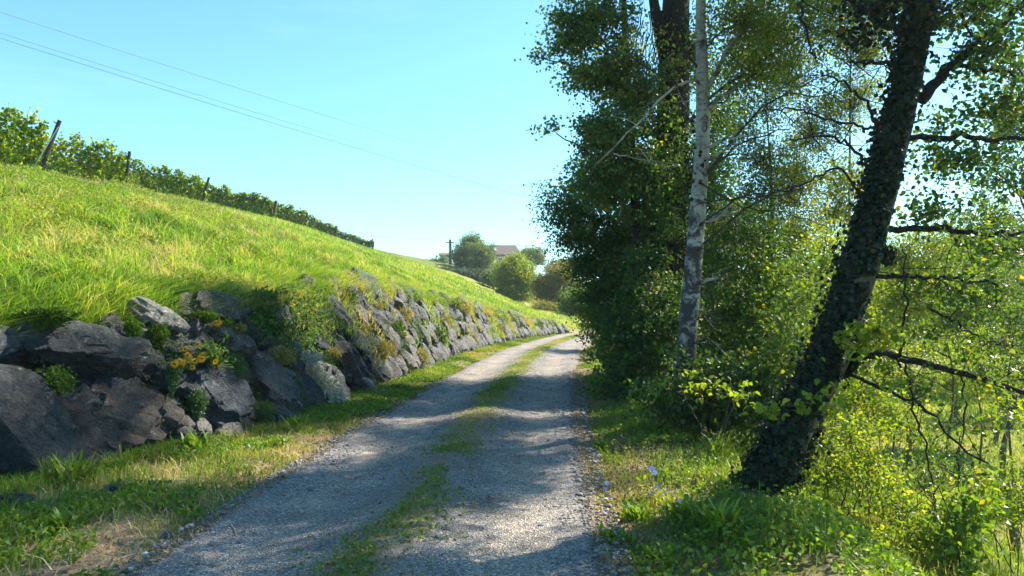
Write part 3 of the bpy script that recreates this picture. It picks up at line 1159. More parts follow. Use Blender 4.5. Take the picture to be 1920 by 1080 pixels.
# sunny meadow low on the right
n = 90000
y = 5 + 45 * r.rand(n) ** 1.4
x = XR(y) + 4 + 26 * r.rand(n) ** 1.2
k = in_view(x, y)
x, y = x[k], y[k]
grass('meadow_grass', x, y, r.uniform(.10, .38, len(x)), .010 + .0012 * y, M['grass_verge'], r, 1, .5, vbias=.05)

# fallen leaves and dry litter on the road edges
n = 15000
y = 2.3 + 16 * r.rand(n) ** 1.5
side = np.where(r.rand(n) < .55, 1, -1)
x = XR(y) + side * (1.42 + np.abs(r.normal(size=n)) * .35 - .12)
md = r.rand(n) < .22
x = np.where(md, XR(y) + r.normal(size=n) * .3, x)
c = np.column_stack([x, y, GZf(x, y) + .012])
v, f = leaf_geo(c, .030, r, 4, 2.2, 0)
tag(mesh('leaf_litter', v, f, M['litter'], var=r.rand(len(f))), kind='stuff')

n = 7000
y = 2.6 + 8 * r.rand(n)
x = XR(y) + 1.5 + 3.4 * r.rand(n)
k = in_view(x, y)
x, y = x[k], y[k]
c = np.column_stack([x, y, T(x, y) + .012 + .03 * r.rand(len(x))])
v, f = leaf_geo(c, .036, r, 6, 1.5, 0)
tag(mesh('leaf_litter', v, f, M['litter'], var=r.rand(len(f))), kind='stuff')

# loose pebbles on the road
n = 42000
y = 2.4 + 13.5 * r.rand(n) ** 1.8
x = XR(y) + r.uniform(-1.5, 1.5, n)
k = in_view(x, y)
x, y = x[k], y[k]
n = len(x)
iv, if_ = ICO[1]
sz = .0042 * np.exp(r.normal(size=n) * .45) * (1 + .035 * y)
sz = np.minimum(sz * (1 + .8 * (np.abs(np.abs(x - XR(y)) - 1.25) < .3) * r.rand(n)), .026)
jit = 1 + .35 * (r.rand(n, len(iv), 1) - .5)
sc3 = np.stack([sz * r.uniform(.8, 1.5, n), sz * r.uniform(.8, 1.5, n), sz * r.uniform(.5, .9, n)], 1)
v = iv[None] * jit * sc3[:, None, :] + np.column_stack([x, y, ROADZ(x, y) + sz * .2])[:, None, :]
f = (np.arange(n)[:, None, None] * len(iv) + if_[None]).reshape(-1, 3)
tag(mesh('pebbles', v.reshape(-1, 3), f, M['pebble'], var=np.repeat(np.clip(r.beta(1.6, 2.6, n), 0, 1), len(if_))), kind='stuff')


# ------------------------------------------------------------------ trees and shrubs
def E(px, py, Y, rpx, rpy, ry, dens=1.0):
    """a foliage lobe: centre pixel at depth Y, radii in photo pixels, depth radius in metres"""
    return (P(px, py, Y), np.array([rpx * Y / FPX, ry, rpy * Y / FPX]), dens)


FD = 3.4      # overall foliage density


def foliage(r, lobes, leaf=.06, rc=.28, lpc=42, dens=.8, shape=4, flat=.6, up=.5, droop=.3, width=.62, shell=.5, hole=.0):
    C, V, CL, LO = [], [], [], []
    for li, (c, rad, dn) in enumerate(lobes):
        n = max(6, int(dens * dn * rad[0] * rad[1] * rad[2] / rc ** 3 * 2.2 * FD))
        u = rsph(r, n) * (r.rand(n, 1) ** shell)
        # ragged outline
        u = u * (0.60 + .78 * vn(u * 2.6 + li * 7.7, 5)[:, None])
        cc = c + u * rad
        if hole:
            cc = cc[vn(cc * 1.1, 91) > hole]
            n = len(cc)
            if n == 0:
                continue
        m = np.maximum(1, (lpc * r.uniform(.35, 1.5, n)).astype(int))
        idx = np.repeat(np.arange(n), m)
        g = r.normal(size=(len(idx), 3)) * rc * np.array([.62, .62, .62 * flat])
        cr = r.uniform(.6, 1.25, n)
        C.append(cc[idx] + g * cr[idx][:, None])
        cv = r.normal(0, .20, n)
        V.append(np.clip(.45 + cv[idx] + r.normal(0, .2, len(idx)), 0, 1))
        CL.append(cc)
        LO.append(np.full(n, li))
    C = np.concatenate(C); V = np.concatenate(V); CL = np.concatenate(CL); LO = np.concatenate(LO)
    v, f = leaf_geo(C, leaf, r, shape, up, droop, width)
    return v, f, V, CL, LO


def twigs(geo, r, lobes, CL, LO, frac=.5, rad=.007, trunk=None, limb=.03, limbs=True, sides=3):
    for li, (c, rd, dn) in enumerate(lobes):
        if trunk is not None and limbs:
            dist = np.hypot(*(trunk[:, :2] - c[:2]).T)
            target = c[2] - .55 * dist
            k = int(np.argmin(np.abs(trunk[:, 2] - target)))
            a = trunk[k]
            m = (a + c) / 2 + np.array([0, 0, .12 * np.linalg.norm(c - a)]) + r.normal(size=3) * .08
            geo.tube(path([a, m, c], 10, .012, r), np.linspace(limb, limb * .35, 10), 5)
        cl = CL[LO == li]
        pick = cl[r.rand(len(cl)) < frac]
        for p in pick:
            m = c + (p - c) * .5 + r.normal(size=3) * .06
            geo.tube([c + (p - c) * r.uniform(0, .25), m, p], [rad, rad * .7, rad * .3], sides, cap=False)


def ivy_on(r, pts, rad, n, leaf=.06, bulge=.05, sel=None):
    """ivy leaves wrapped round a stem"""
    pts = np.asarray(pts); rad = np.asarray(rad)
    u = r.rand(n) * (len(pts) - 1.001)
    i = u.astype(int); t = (u - i)[:, None]
    c = pts[i] * (1 - t) + pts[i + 1] * t
    tg = nrm(pts[i + 1] - pts[i])
    o = rsph(r, n)
    o = nrm(o - tg * np.sum(o * tg, 1, keepdims=True))
    if sel is not None:
        k = sel(o, c + o * .2)
        c, o, tg, i = c[k], o[k], tg[k], i[k]
        n = len(c)
    leaf = leaf * np.clip(np.exp(r.normal(size=n) * .32), .5, 1.45)
    pos = c + o * (rad[i][:, None] + r.rand(n, 1) ** 2 * bulge + r.rand(n, 1) ** 9 * bulge * 2.2 + .008)
    v, f = leaf_geo(pos, leaf, r, 6, .3, .4, .9, normal=o * .9)
    return v, f, np.clip(.4 + r.normal(0, .25, n), 0, 1)


def make_tree(name, label, cat, trunk_pts, radii, lobes, leafmat, bark, group=None, seed=1, n=26, sides=10, rough=.12, limb=.035, twigfrac=.7, twmat=None, frac_limb=True, extra=None, **fk):
    r = RS(seed)
    tp = path(trunk_pts, n)
    rad = np.interp(np.linspace(0, 1, n), np.linspace(0, 1, len(radii)), radii)
    root = empty(name, tp[0], label, cat, group)
    Geo().tube(tp, rad, sides, rough=rough, seed=seed).build('trunk', M[bark], root, smooth=True)
    v, f, V, CL, LO = foliage(r, lobes, **fk)
    g = Geo()
    twigs(g, r, lobes, CL, LO, twigfrac, .006, tp, limb, frac_limb)
    g.build('branches', M[twmat or 'twig'], root, smooth=True)
    mesh('crown', v, f, M[leafmat], root, var=V)
    return root, tp, rad, r


def make_shrub(name, label, cat, lobes, leafmat, group=None, seed=1, stems=5, twmat='twig', twigfrac=.3, stem_r=.014, **fk):
    r = RS(seed)
    lo = lobes[int(np.argmin([l[0][2] for l in lobes]))]
    bx, by = lobes[0][0][0], lobes[0][0][1]
    base = np.array([bx, by, float(T(np.array([bx]), np.array([by]))[0])])
    root = empty(name, base, label, cat, group)
    v, f, V, CL, LO = foliage(r, lobes, **fk)
    g = Geo()
    for li, (c, rd, dn) in enumerate(lobes):
        for k in range(max(1, stems // len(lobes))):
            a = base + np.array([*r.normal(size=2) * .12, -.05])
            e = c + r.normal(size=3) * rd * .45
            m = (a + e) / 2 + np.array([0, 0, .1]) + r.normal(size=3) * .06
            g.tube(path([a, m, e], 9, .01, r), np.linspace(stem_r, stem_r * .4, 9), 4)
    twigs(g, r, lobes, CL, LO, twigfrac, .005, None)
    g.build('stems', M[twmat], root, smooth=True)
    mesh('foliage', v, f, M[leafmat], root, var=V)
    return root


def gz(px, Y):
    x = (px - 960) / FPX * Y
    return float(T(np.array([x]), np.array([float(Y)]))[0])


def Gp(px, Y, dz=0):
    x = (px - 960) / FPX * Y
    return np.array([x, Y, gz(px, Y) + dz])


def px_path(pts):
    return [P(*p) for p in pts]


# --- leaning ivy-clad tree in front on the right
r = RS(101)
lt = px_path([(1398, 1012, 6.2), (1430, 930, 6.25), (1492, 800, 6.3), (1552, 690, 6.35), (1595, 580, 6.4), (1632, 450, 6.5), (1668, 310, 6.6), (1702, 170, 6.7), (1728, 40, 6.8), (1752, -120, 6.9), (1775, -330, 7.1), (1800, -600, 7.3)])
lroot_loc = lt[0]
n = 60
tp = path(lt, n)
rad = np.interp(np.linspace(0, 1, n), [0, .08, .2, .5, .7, .85, 1], [.21, .168, .142, .116, .10, .07, .03])
lean = empty('leaning_tree', lt[0], 'dark leaning tree wrapped in ivy rising from the right verge', 'tree')
Geo().tube(tp, rad, 18, rough=.14, seed=3).build('trunk', M['bark_grey'], lean, smooth=True)
LB = [
    ([(1590, 668, 6.35), (1640, 664, 6.3), (1720, 678, 6.2), (1800, 700, 6.1), (1920, 735, 5.9), (2060, 770, 5.7)], .040),
    ([(1585, 695, 6.35), (1660, 728, 6.2), (1735, 765, 6.1), (1790, 830, 6.0), (1850, 872, 5.9)], .018),
    ([(1650, 432, 6.5), (1740, 430, 6.4), (1830, 437, 6.3), (1930, 434, 6.2), (2050, 420, 6.1)], .030),
    ([(1690, 262, 6.6), (1790, 256, 6.5), (1860, 262, 6.4), (1940, 264, 6.3), (2060, 280, 6.2)], .030),
    ([(1725, 190, 6.7), (1775, 130, 6.7), (1830, 85, 6.6), (1900, 25, 6.5), (1990, -60, 6.4)], .055),
    ([(1790, 118, 6.7), (1830, 130, 6.6), (1900, 140, 6.6), (1960, 180, 6.5)], .022),
    ([(1640, 240, 6.6), (1590, 232, 6.5), (1510, 210, 6.3), (1430, 200, 6.2)], .014),
    ([(1645, 232, 6.6), (1620, 190, 6.6), (1580, 155, 6.5), (1540, 140, 6.4)], .016),
    ([(1690, 118, 6.7), (1640, 118, 6.6), (1592, 117, 6.5)], .022),
    ([(1605, 522, 6.45), (1700, 517, 6.3), (1780, 522, 6.2), (1880, 535, 6.1)], .024),
    ([(1640, 330, 6.6), (1590, 270, 6.5), (1540, 258, 6.4), (1480, 262, 6.3)], .016),
    ([(1620, 380, 6.5), (1570, 315, 6.4), (1500, 350, 6.2), (1440, 365, 6.1)], .012),
    ([(1700, 60, 6.8), (1620, 20, 6.6), (1560, -60, 6.5)], .03),
    ([(1570, -60, 6.5), (1505, 0, 6.4), (1512, 60, 6.3), (1530, 112, 6.2)], .018),
    ([(1740, -30, 6.85), (1800, -60, 6.9), (1812, 60, 6.8), (1822, 60, 6.8)], .02),
    ([(1700, 680, 6.2), (1712, 760, 6.1), (1730, 830, 6.0), (1750, 900, 6.0), (1752, 960, 6.0)], .011),
    ([(1800, 700, 6.1), (1810, 780, 6.0), (1795, 850, 6.0), (1800, 920, 5.9)], .008),
    ([(1690, 690, 6.2), (1692, 620, 6.2), (1700, 540, 6.2), (1690, 470, 6.2)], .012),
    ([(1740, 575, 6.2), (1800, 610, 6.1), (1850, 640, 6.1), (1900, 650, 6.0)], .012),
    ([(1745, -30, 6.9), (1500, -230, 6.8), (1250, -330, 6.6)], .05),
    ([(1760, -200, 6.9), (1950, -330, 7.0), (2150, -420, 7.0)], .05),
]
for pts, rb in LB:
    pp = path(px_path(pts), 22, .012, r)
    g = Geo().tube(pp, np.linspace(rb, rb * .4, 22), 7, rough=.15, seed=int(rb * 1e4))
    for k in range(9):
        i0 = r.randint(4, 21)
        d = rsph(r, 1)[0] * r.uniform(.15, .5) + np.array([0, 0, -.05])
        g.tube([pp[i0], pp[i0] + d * .5 + r.normal(size=3) * .04, pp[i0] + d], [.005, .004, .002], 3, cap=False)
    g.build('branch', M['bark_dark'], lean, smooth=True)
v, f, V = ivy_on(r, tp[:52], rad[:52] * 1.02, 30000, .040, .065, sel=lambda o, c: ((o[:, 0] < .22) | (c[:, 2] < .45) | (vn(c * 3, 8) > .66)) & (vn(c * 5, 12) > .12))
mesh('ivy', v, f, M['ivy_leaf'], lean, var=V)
# bushy ivy sprouts and the leaf sprays on the branches
ivl = [E(1640, 40, 6.7, 75, 55, .3), (P(1700, 20, 6.75), np.array([.35, .3, .3]), 1), E(1620, 60, 6.7, 60, 40, .25, .7), E(1575, 290, 6.5, 34, 40, .2, .8), E(1600, 240, 6.5, 50, 30, .2, .5),
       E(1625, 385, 6.5, 30, 60, .2, .7), E(1560, 290, 6.4, 30, 20, .15, .5), E(1380, 320, 9.3, 1, 1, .1, .1)][:7]
v, f, V, CL, LO = foliage(r, ivl, .055, .17, 26, .38, 6, .8, .3, .4, .85, hole=.35)
mesh('ivy', v, f, M['ivy_leaf'], lean, var=V)
upper = [E(1850, 90, 6.5, 90, 60, .5, .9), E(1890, 200, 6.4, 70, 60, .5, 1), E(1770, 230, 6.6, 60, 60, .4, .6), E(1800, 300, 6.4, 80, 40, .4, .9), E(1900, 350, 6.2, 60, 60, .4, .6), E(1760, 400, 6.4, 70, 50, .4, .8), E(1820, 20, 6.7, 80, 40, .5, .9)]
lower = [E(1860, 470, 6.2, 80, 60, .4, .5),
       E(1750, 530, 6.3, 80, 50, .4, .55), E(1850, 580, 6.1, 80, 50, .4, .4), E(1760, 630, 6.2, 80, 40, .35, .4), E(1860, 700, 6.0, 80, 50, .4, .35), E(1730, 760, 6.1, 60, 60, .3, .16), E(1880, 800, 5.9, 60, 60, .3, .22), E(1800, 860, 6.0, 50, 60, .3, .12)]
for lob, mt in ((upper, 'dark_leaf'), (lower, 'mid_leaf')):  # upper sprays get a darker leaf colour to stand for silhouette shade
    v, f, V, CL, LO = foliage(r, lob, .050, .15, 13, .75, 6, .7, .8, .3, .75)
    g = Geo(); twigs(g, r, lob, CL, LO, .5, .004, None)
    g.build('twigs', M['twig'], lean, smooth=True)
    mesh('crown', v, f, M[mt], lean, var=V)
lob = [E(1640, 620, 5.9, 50, 40, .2, .8), E(1670, 700, 5.9, 30, 30, .2, .6), E(1590, 650, 5.9, 40, 30, .2, .7), E(1520, 760, 5.7, 60, 14, .1, .8), E(1440, 770, 5.6, 40, 8, .06, .8), E(1560, 740, 5.8, 30, 25, .1, .6)]
v, f, V, CL, LO = foliage(r, lob, .062, .11, 6, .8, 6, .5, 1.0, .2, .8)
g = Geo(); twigs(g, r, lob, CL, LO, .8, .003, None)
g.build('twigs', M['twig'], lean, smooth=True)
mesh('crown', v, f, M['bright_leaf'], lean, var=V)
lob = [(np.array([4.6, 7.2, 5.6]), np.array([1.3, 1.3, .9]), 1), (np.array([3.0, 7.0, 5.3]), np.array([1.2, 1.1, .7]), .9), (np.array([4.2, 8.0, 7.0]), np.array([1.4, 1.3, 1.0]), .9), (np.array([1.8, 6.6, 5.4]), np.array([.9, .9, .6]), .7),  # crown lobes above the view, placed to shade the near road
       (np.array([3.4, 8.2, 8.2]), np.array([1.2, 1.2, .8]), .8)]
v, f, V, CL, LO = foliage(r, lob, .07, .30, 34, .45, 4, .7)
g = Geo(); twigs(g, r, lob, CL, LO, .3, .006, tp, .04)
g.build('branches', M['twig'], lean, smooth=True)
mesh('crown', v, f, M['mid_leaf'], lean, var=V)

# --- birch
r = RS(102)
bt = px_path([(1270, 850, 9.4), (1278, 760, 9.4), (1288, 640, 9.45), (1300, 500, 9.5), (1310, 370, 9.5), (1318, 240, 9.5), (1316, 130, 9.5), (1314, 0, 9.55), (1320, -200, 9.6), (1335, -450, 9.6), (1345, -800, 9.6)])
bt[0][2] = T(np.array([bt[0][0]]), np.array([9.4]))[0] - .1
n = 60
btp = path(bt, n)
brad = np.interp(np.linspace(0, 1, n), [0, .05, .25, .45, .6, .72, .85, 1], [.19, .130, .114, .094, .078, .060, .04, .012])
birch = empty('birch_tree', bt[0], 'birch tree with white peeling bark and dark patches standing in the shrubs', 'tree')
Geo().tube(btp, brad, 20, rough=.07, seed=5).build('trunk', M['birch'], birch, smooth=True)
BB = [
    ([(1316, 240, 9.5), (1338, 195, 9.4), (1385, 160, 9.3), (1440, 138, 9.2), (1500, 120, 9.0)], .035, 'birch'),
    ([(1318, 190, 9.5), (1345, 130, 9.5), (1390, 60, 9.4), (1440, -20, 9.4)], .045, 'birch'),
    ([(1308, 420, 9.4), (1340, 412, 9.3), (1360, 395, 9.2), (1370, 378, 9.2)], .022, 'birch'),
    ([(1308, 425, 9.4), (1350, 400, 9.3), (1390, 380, 9.3)], .014, 'birch'),
    ([(1305, 530, 9.4), (1335, 524, 9.2), (1364, 516, 9.1)], .030, 'birch'),
    ([(1300, 600, 9.4), (1325, 592, 9.2), (1342, 583, 9.1)], .014, 'birch'),
    ([(1296, 645, 9.4), (1325, 636, 9.2), (1352, 650, 9.1)], .013, 'birch'),
    ([(1320, 280, 9.5), (1360, 262, 9.3), (1405, 255, 9.2), (1450, 245, 9.1)], .020, 'birch'),
    ([(1318, 310, 9.5), (1360, 280, 9.3), (1410, 276, 9.2)], .012, 'birch'),
    ([(1316, 160, 9.5), (1296, 152, 9.3), (1262, 165, 9.2), (1215, 210, 9.1), (1160, 265, 9.0), (1115, 312, 8.9)], .021, 'birch'),
    ([(1270, 160, 9.2), (1220, 130, 9.1), (1160, 95, 9.0), (1110, 70, 9.0)], .014, 'twig'),
    ([(1150, 288, 9.0), (1210, 300, 9.0), (1272, 312, 9.0)], .007, 'twig_pale'),
    ([(1310, 380, 9.4), (1390, 370, 9.2), (1480, 362, 9.0), (1560, 320, 8.8)], .012, 'twig'),
    ([(1310, 340, 9.4), (1400, 390, 9.2), (1480, 400, 9.0), (1560, 430, 8.8)], .011, 'twig'),
    ([(1306, 470, 9.4), (1380, 455, 9.2), (1460, 420, 9.0)], .009, 'twig'),
]
for pts, rb, m in BB:
    pp = path(px_path(pts), 20, .010, r)
    g = Geo().tube(pp, np.linspace(rb, rb * .38, 20), 7, rough=.1)
    for k in range(6):
        i0 = r.randint(6, 20)
        d = rsph(r, 1)[0] * r.uniform(.2, .5) + np.array([.05, 0, -.12])
        g.tube([pp[i0], pp[i0] + d * .5 + r.normal(size=3) * .04, pp[i0] + d], [.005, .004, .002], 3, cap=False)
    g.build('branch', M[m], birch, smooth=True)
lob = [E(1400, 40, 9.4, 90, 80, .8, .9), E(1470, 120, 9.2, 80, 90, .8, .55), E(1420, 130, 9.2, 70, 60, .6, .8), E(1370, 170, 9.4, 50, 60, .5, .6), E(1520, 60, 9.0, 80, 80, .8, .7), E(1480, 240, 9.0, 80, 70, .7, .6), E(1400, 290, 9.2, 70, 60, .6, .5), E(1550, 180, 8.8, 60, 60, .6, .5), E(1540, 330, 8.8, 70, 60, .6, .5),
       E(1440, 360, 9.2, 70, 50, .6, .5), E(1340, 20, 9.3, 40, 50, .4, .4), E(1240, 60, 9.2, 60, 50, .4, .3), (np.array([2.4, 11.2, 7.4]), np.array([1.1, 1.0, .8]), .30), (np.array([3.2, 12.2, 8.2]), np.array([1.1, 1.1, .9]), .28), (np.array([1.7, 10.7, 6.9]), np.array([.9, .9, .6]), .25)]  # world-coordinate lobes sit above the view, added to shade the near wall
lob += [(P(1330, -220, 9.6), np.array([1.6, 1.3, 1.2]), .5), (P(1330, -480, 9.6), np.array([1.3, 1.2, 1.3]), .45), (P(1480, -120, 9.4), np.array([1.1, 1.1, .9]), .5), (P(1200, -150, 9.6), np.array([1.0, 1.0, .9]), .45)]
v, f, V, CL, LO = foliage(r, lob, .046, .17, 18, .62, 4, .9, .3, .6, .75, hole=.41)
g = Geo(); twigs(g, r, lob, CL, LO, .6, .004, btp, .018)
g.build('branches', M['twig'], birch, smooth=True)
mesh('crown', v, f, M['birch_leaf'], birch, var=V)
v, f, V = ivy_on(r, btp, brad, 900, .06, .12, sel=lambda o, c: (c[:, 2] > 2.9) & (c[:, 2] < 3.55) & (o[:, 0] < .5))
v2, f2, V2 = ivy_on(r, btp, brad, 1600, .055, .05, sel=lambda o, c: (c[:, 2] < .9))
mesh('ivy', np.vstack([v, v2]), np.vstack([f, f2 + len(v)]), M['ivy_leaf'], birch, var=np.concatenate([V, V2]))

# --- two poplars with dark trunks behind the birch
lob = [E(1075, 75, 13.5, 62, 48, .6, .9), E(1120, 40, 13.5, 75, 60, .7, 1), E(1150, 140, 13.5, 75, 70, .8, 1), E(1090, 140, 13.3, 50, 45, .6, .7), E(1195, 60, 13.3, 60, 80, .7, .9), E(1205, 190, 13.5, 60, 70, .7, 1), E(1110, 250, 13.2, 60, 45, .6, .9), E(1150, 260, 13.4, 60, 60, .7, 1), E(1045, 250, 13.0, 36, 30, .4, .6),
       E(1200, 330, 13.5, 80, 70, .8, 1), E(1130, 340, 13.4, 70, 60, .7, 1), E(1050, 30, 13.3, 40, 30, .4, .5), E(1230, -40, 13.5, 80, 60, .9, .2), E(1130, -50, 13.5, 80, 50, .9, .2), E(1020, 110, 13.2, 22, 18, .25, .35)]
pop, ptp, prad, r = make_tree('poplar_tree', 'tall poplar with slender grey stem left of the big dark trunk', 'tree',
    [Gp(1190, 13.6, -.1), P(1196, 600, 13.6), P(1192, 400, 13.6), P(1180, 220, 13.6), P(1172, 60, 13.6), P(1168, -60, 13.6), P(1166, -160, 13.6)],
    [.12, .095, .085, .075, .06, .04, .02], lob, 'poplar_leaf', 'bark_dark', None, 103, limb=.03, leaf=.062, rc=.19, lpc=26, dens=.62, droop=.5, width=.85, hole=.33)
lob = [E(1248, 110, 13.4, 44, 50, .3, .55), E(1262, 250, 13.4, 44, 60, .3, .7), E(1250, 340, 13.4, 50, 50, .3, .9), E(1300, 100, 14.2, 55, 80, .6, .7), E(1240, 20, 14.0, 40, 60, .5, .5), E(1330, 220, 14.4, 60, 70, .7, .7), E(1300, 330, 14.3, 80, 70, .7, .9), E(1230, 420, 14.2, 80, 80, .7, .9), E(1340, 430, 14.4, 80, 80, .8, .8), E(1260, -90, 14.2, 110, 70, 1.0, .35), E(1340, -150, 14.2, 90, 70, 1.1, .3), E(1420, -60, 14.4, 90, 80, .9, .5)]
big, gtp, grad_, r = make_tree('poplar_tree', 'big poplar with thick almost black furrowed trunk behind the birch', 'tree',
    [Gp(1252, 14, -.1), P(1252, 620, 14), P(1255, 420, 14), P(1262, 220, 14), P(1266, 60, 14), P(1270, -120, 14), P(1274, -240, 14), P(1278, -330, 14)],
    [.42, .33, .31, .30, .27, .22, .12, .03], lob, 'poplar_leaf', 'bark_dark', None, 104, n=40, sides=16, rough=.2, limb=.05, leaf=.06, rc=.20, lpc=26, dens=.62, droop=.5, width=.85, hole=.33)
g = Geo()
g.tube(path([P(1262, 170, 14), P(1240, 70, 13.95), P(1224, -10, 13.9), P(1205, -160, 13.8)], 16), np.linspace(.16, .05, 16), 10, rough=.15)
for k in range(26):   # dead hanging twigs under the fork
    a = P(r.uniform(1200, 1255), r.uniform(20, 80), 13.7)
    e = a + np.array([r.uniform(-.45, .1), r.uniform(-.2, .2), -r.uniform(.5, 1.5)])
    g.tube(path([a, (a + e) / 2 + r.normal(size=3) * .12, e], 8, .015, r), np.linspace(.012, .003, 8), 4)
g.build('branches', M['bark_dark'], big, smooth=True)
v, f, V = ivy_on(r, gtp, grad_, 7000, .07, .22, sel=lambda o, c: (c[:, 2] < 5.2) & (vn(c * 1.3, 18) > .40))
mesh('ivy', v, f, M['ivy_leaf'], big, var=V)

# --- dark dense hornbeam overhanging the road
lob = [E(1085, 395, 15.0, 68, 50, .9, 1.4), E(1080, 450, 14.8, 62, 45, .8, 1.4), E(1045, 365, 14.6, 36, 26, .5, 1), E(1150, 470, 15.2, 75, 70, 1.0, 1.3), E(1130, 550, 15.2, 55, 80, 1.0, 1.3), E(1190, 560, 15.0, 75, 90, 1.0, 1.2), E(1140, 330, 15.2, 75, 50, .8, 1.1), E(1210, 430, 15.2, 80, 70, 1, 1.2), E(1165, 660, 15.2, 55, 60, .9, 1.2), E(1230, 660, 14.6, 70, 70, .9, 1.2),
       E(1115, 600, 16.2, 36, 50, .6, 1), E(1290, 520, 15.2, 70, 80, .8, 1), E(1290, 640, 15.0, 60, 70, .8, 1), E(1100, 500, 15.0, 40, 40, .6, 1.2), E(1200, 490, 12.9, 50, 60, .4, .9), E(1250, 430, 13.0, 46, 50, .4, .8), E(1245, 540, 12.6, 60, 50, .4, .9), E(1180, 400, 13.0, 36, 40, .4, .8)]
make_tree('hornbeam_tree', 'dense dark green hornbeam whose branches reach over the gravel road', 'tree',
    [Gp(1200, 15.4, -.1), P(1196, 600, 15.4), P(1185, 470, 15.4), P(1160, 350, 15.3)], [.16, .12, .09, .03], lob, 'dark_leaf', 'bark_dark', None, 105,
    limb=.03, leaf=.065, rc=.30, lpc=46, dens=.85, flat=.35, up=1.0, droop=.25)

# --- understorey shrubs along the right of the road
SH = 'shrubs along the right edge of the road'
make_shrub('hazel_shrub', 'broad dark hazel shrub at the foot of the hornbeam beside the road', 'shrub',
    [E(1200, 690, 12.5, 70, 60, .7), E(1180, 610, 12.8, 60, 60, .7), E(1235, 600, 12.2, 60, 80, .7), E(1165, 730, 12.6, 45, 35, .5), E(1220, 740, 12.0, 60, 40, .6)], 'dark_leaf', SH, 111, 8, leaf=.075, rc=.26, lpc=30, dens=.9, shape=6, up=1.1, flat=.5, width=.75)
make_shrub('maple_shrub', 'green leafy sapling thicket close behind the birch trunk', 'shrub',
    [E(1390, 560, 11.2, 70, 90, .7), E(1360, 660, 11.0, 70, 80, .7), E(1430, 640, 11.0, 70, 80, .7), E(1400, 450, 11.5, 70, 70, .7, .8), E(1470, 540, 11.2, 60, 80, .6, .8), E(1340, 560, 11.4, 50, 90, .6, .8), E(1350, 400, 11.6, 50, 60, .6, .6)], 'mid_leaf', SH, 112, 12, leaf=.07, rc=.26, lpc=28, dens=.72, shape=6, up=1.2, flat=.4, width=.75)
make_shrub('bramble_shrub', 'low dark bramble in front of the birch foot', 'shrub',
    [E(1250, 750, 8.9, 70, 50, .4), E(1330, 760, 8.8, 70, 60, .45), E(1400, 780, 8.6, 60, 60, .45), E(1300, 690, 8.9, 60, 40, .3, .5), E(1370, 700, 8.8, 60, 50, .4, .8), E(1450, 740, 8.6, 40, 60, .4, .8)], 'dark_leaf', SH, 113, 10, leaf=.062, rc=.2, lpc=24, dens=.8, shape=6, up=1.0, flat=.5, width=.8)
make_shrub('dogwood_shrub', 'green dogwood shrub with pointed leaves filling the gap left of the leaning trunk', 'shrub',
    [E(1480, 640, 9.0, 60, 60, .5), E(1510, 560, 9.3, 60, 60, .5, .7), E(1440, 700, 8.8, 50, 40, .4), E(1500, 690, 8.6, 40, 50, .4)], 'mid_leaf', SH, 114, 8, leaf=.06, rc=.22, lpc=24, dens=.75, shape=6, up=1.1, flat=.5)
make_shrub('roadside_shrub', 'dark shrub where the road bends out of sight', 'shrub',
    [E(1140, 590, 26, 36, 50, 1.0), E(1160, 540, 27, 40, 50, 1.0), E(1135, 640, 24, 24, 26, .7)], 'dark_leaf', SH, 115, 6, leaf=.10, rc=.36, lpc=34, dens=.8)
make_shrub('roadside_shrub', 'small yellow-green bush lit by the sun at the right verge beyond the shade', 'shrub',
    [E(1134, 640, 22, 16, 26, .5), E(1142, 620, 22.5, 14, 18, .4)], 'bright_leaf', SH, 116, 5, leaf=.08, rc=.25, lpc=30, dens=.8)
make_shrub('sapling', 'sparse broad-leaved sapling low in front of the bramble', 'shrub',
    [E(1340, 730, 8.0, 60, 20, .2, .8), E(1400, 740, 7.8, 40, 14, .2, .8), E(1300, 720, 8.2, 30, 20, .2, .6)], 'bright_leaf', SH, 117, 5, leaf=.07, rc=.14, lpc=7, dens=.7, shape=6, up=1.4, flat=.3, width=.8)

# --- backlit trees and bushes beyond, to the right
BT = 'sunlit trees behind the leaning tree'
def back_tree(px, Y, top, lobes, label, mat, seed, name='broadleaf_tree', rr=.07, **k):
    kw = dict(leaf=.07, rc=.26, lpc=26, dens=.6, shape=4, up=.8, hole=.25)
    kw.update(k)
    b = Gp(px, Y, -.1)
    t = P(px + 6, top, Y)
    rb = RS(seed + 900)
    j1, j2 = rb.normal(size=3) * np.array([.16, .1, 0]), rb.normal(size=3) * np.array([.2, .1, 0])
    return make_tree(name, label, 'tree', [b, (b * 2 + t) / 3 + j1, (b + 2 * t) / 3 + j2, t], [rr, rr * .8, rr * .55, rr * .15], lobes, mat, 'bark_grey', BT, seed, limb=.02, **kw)


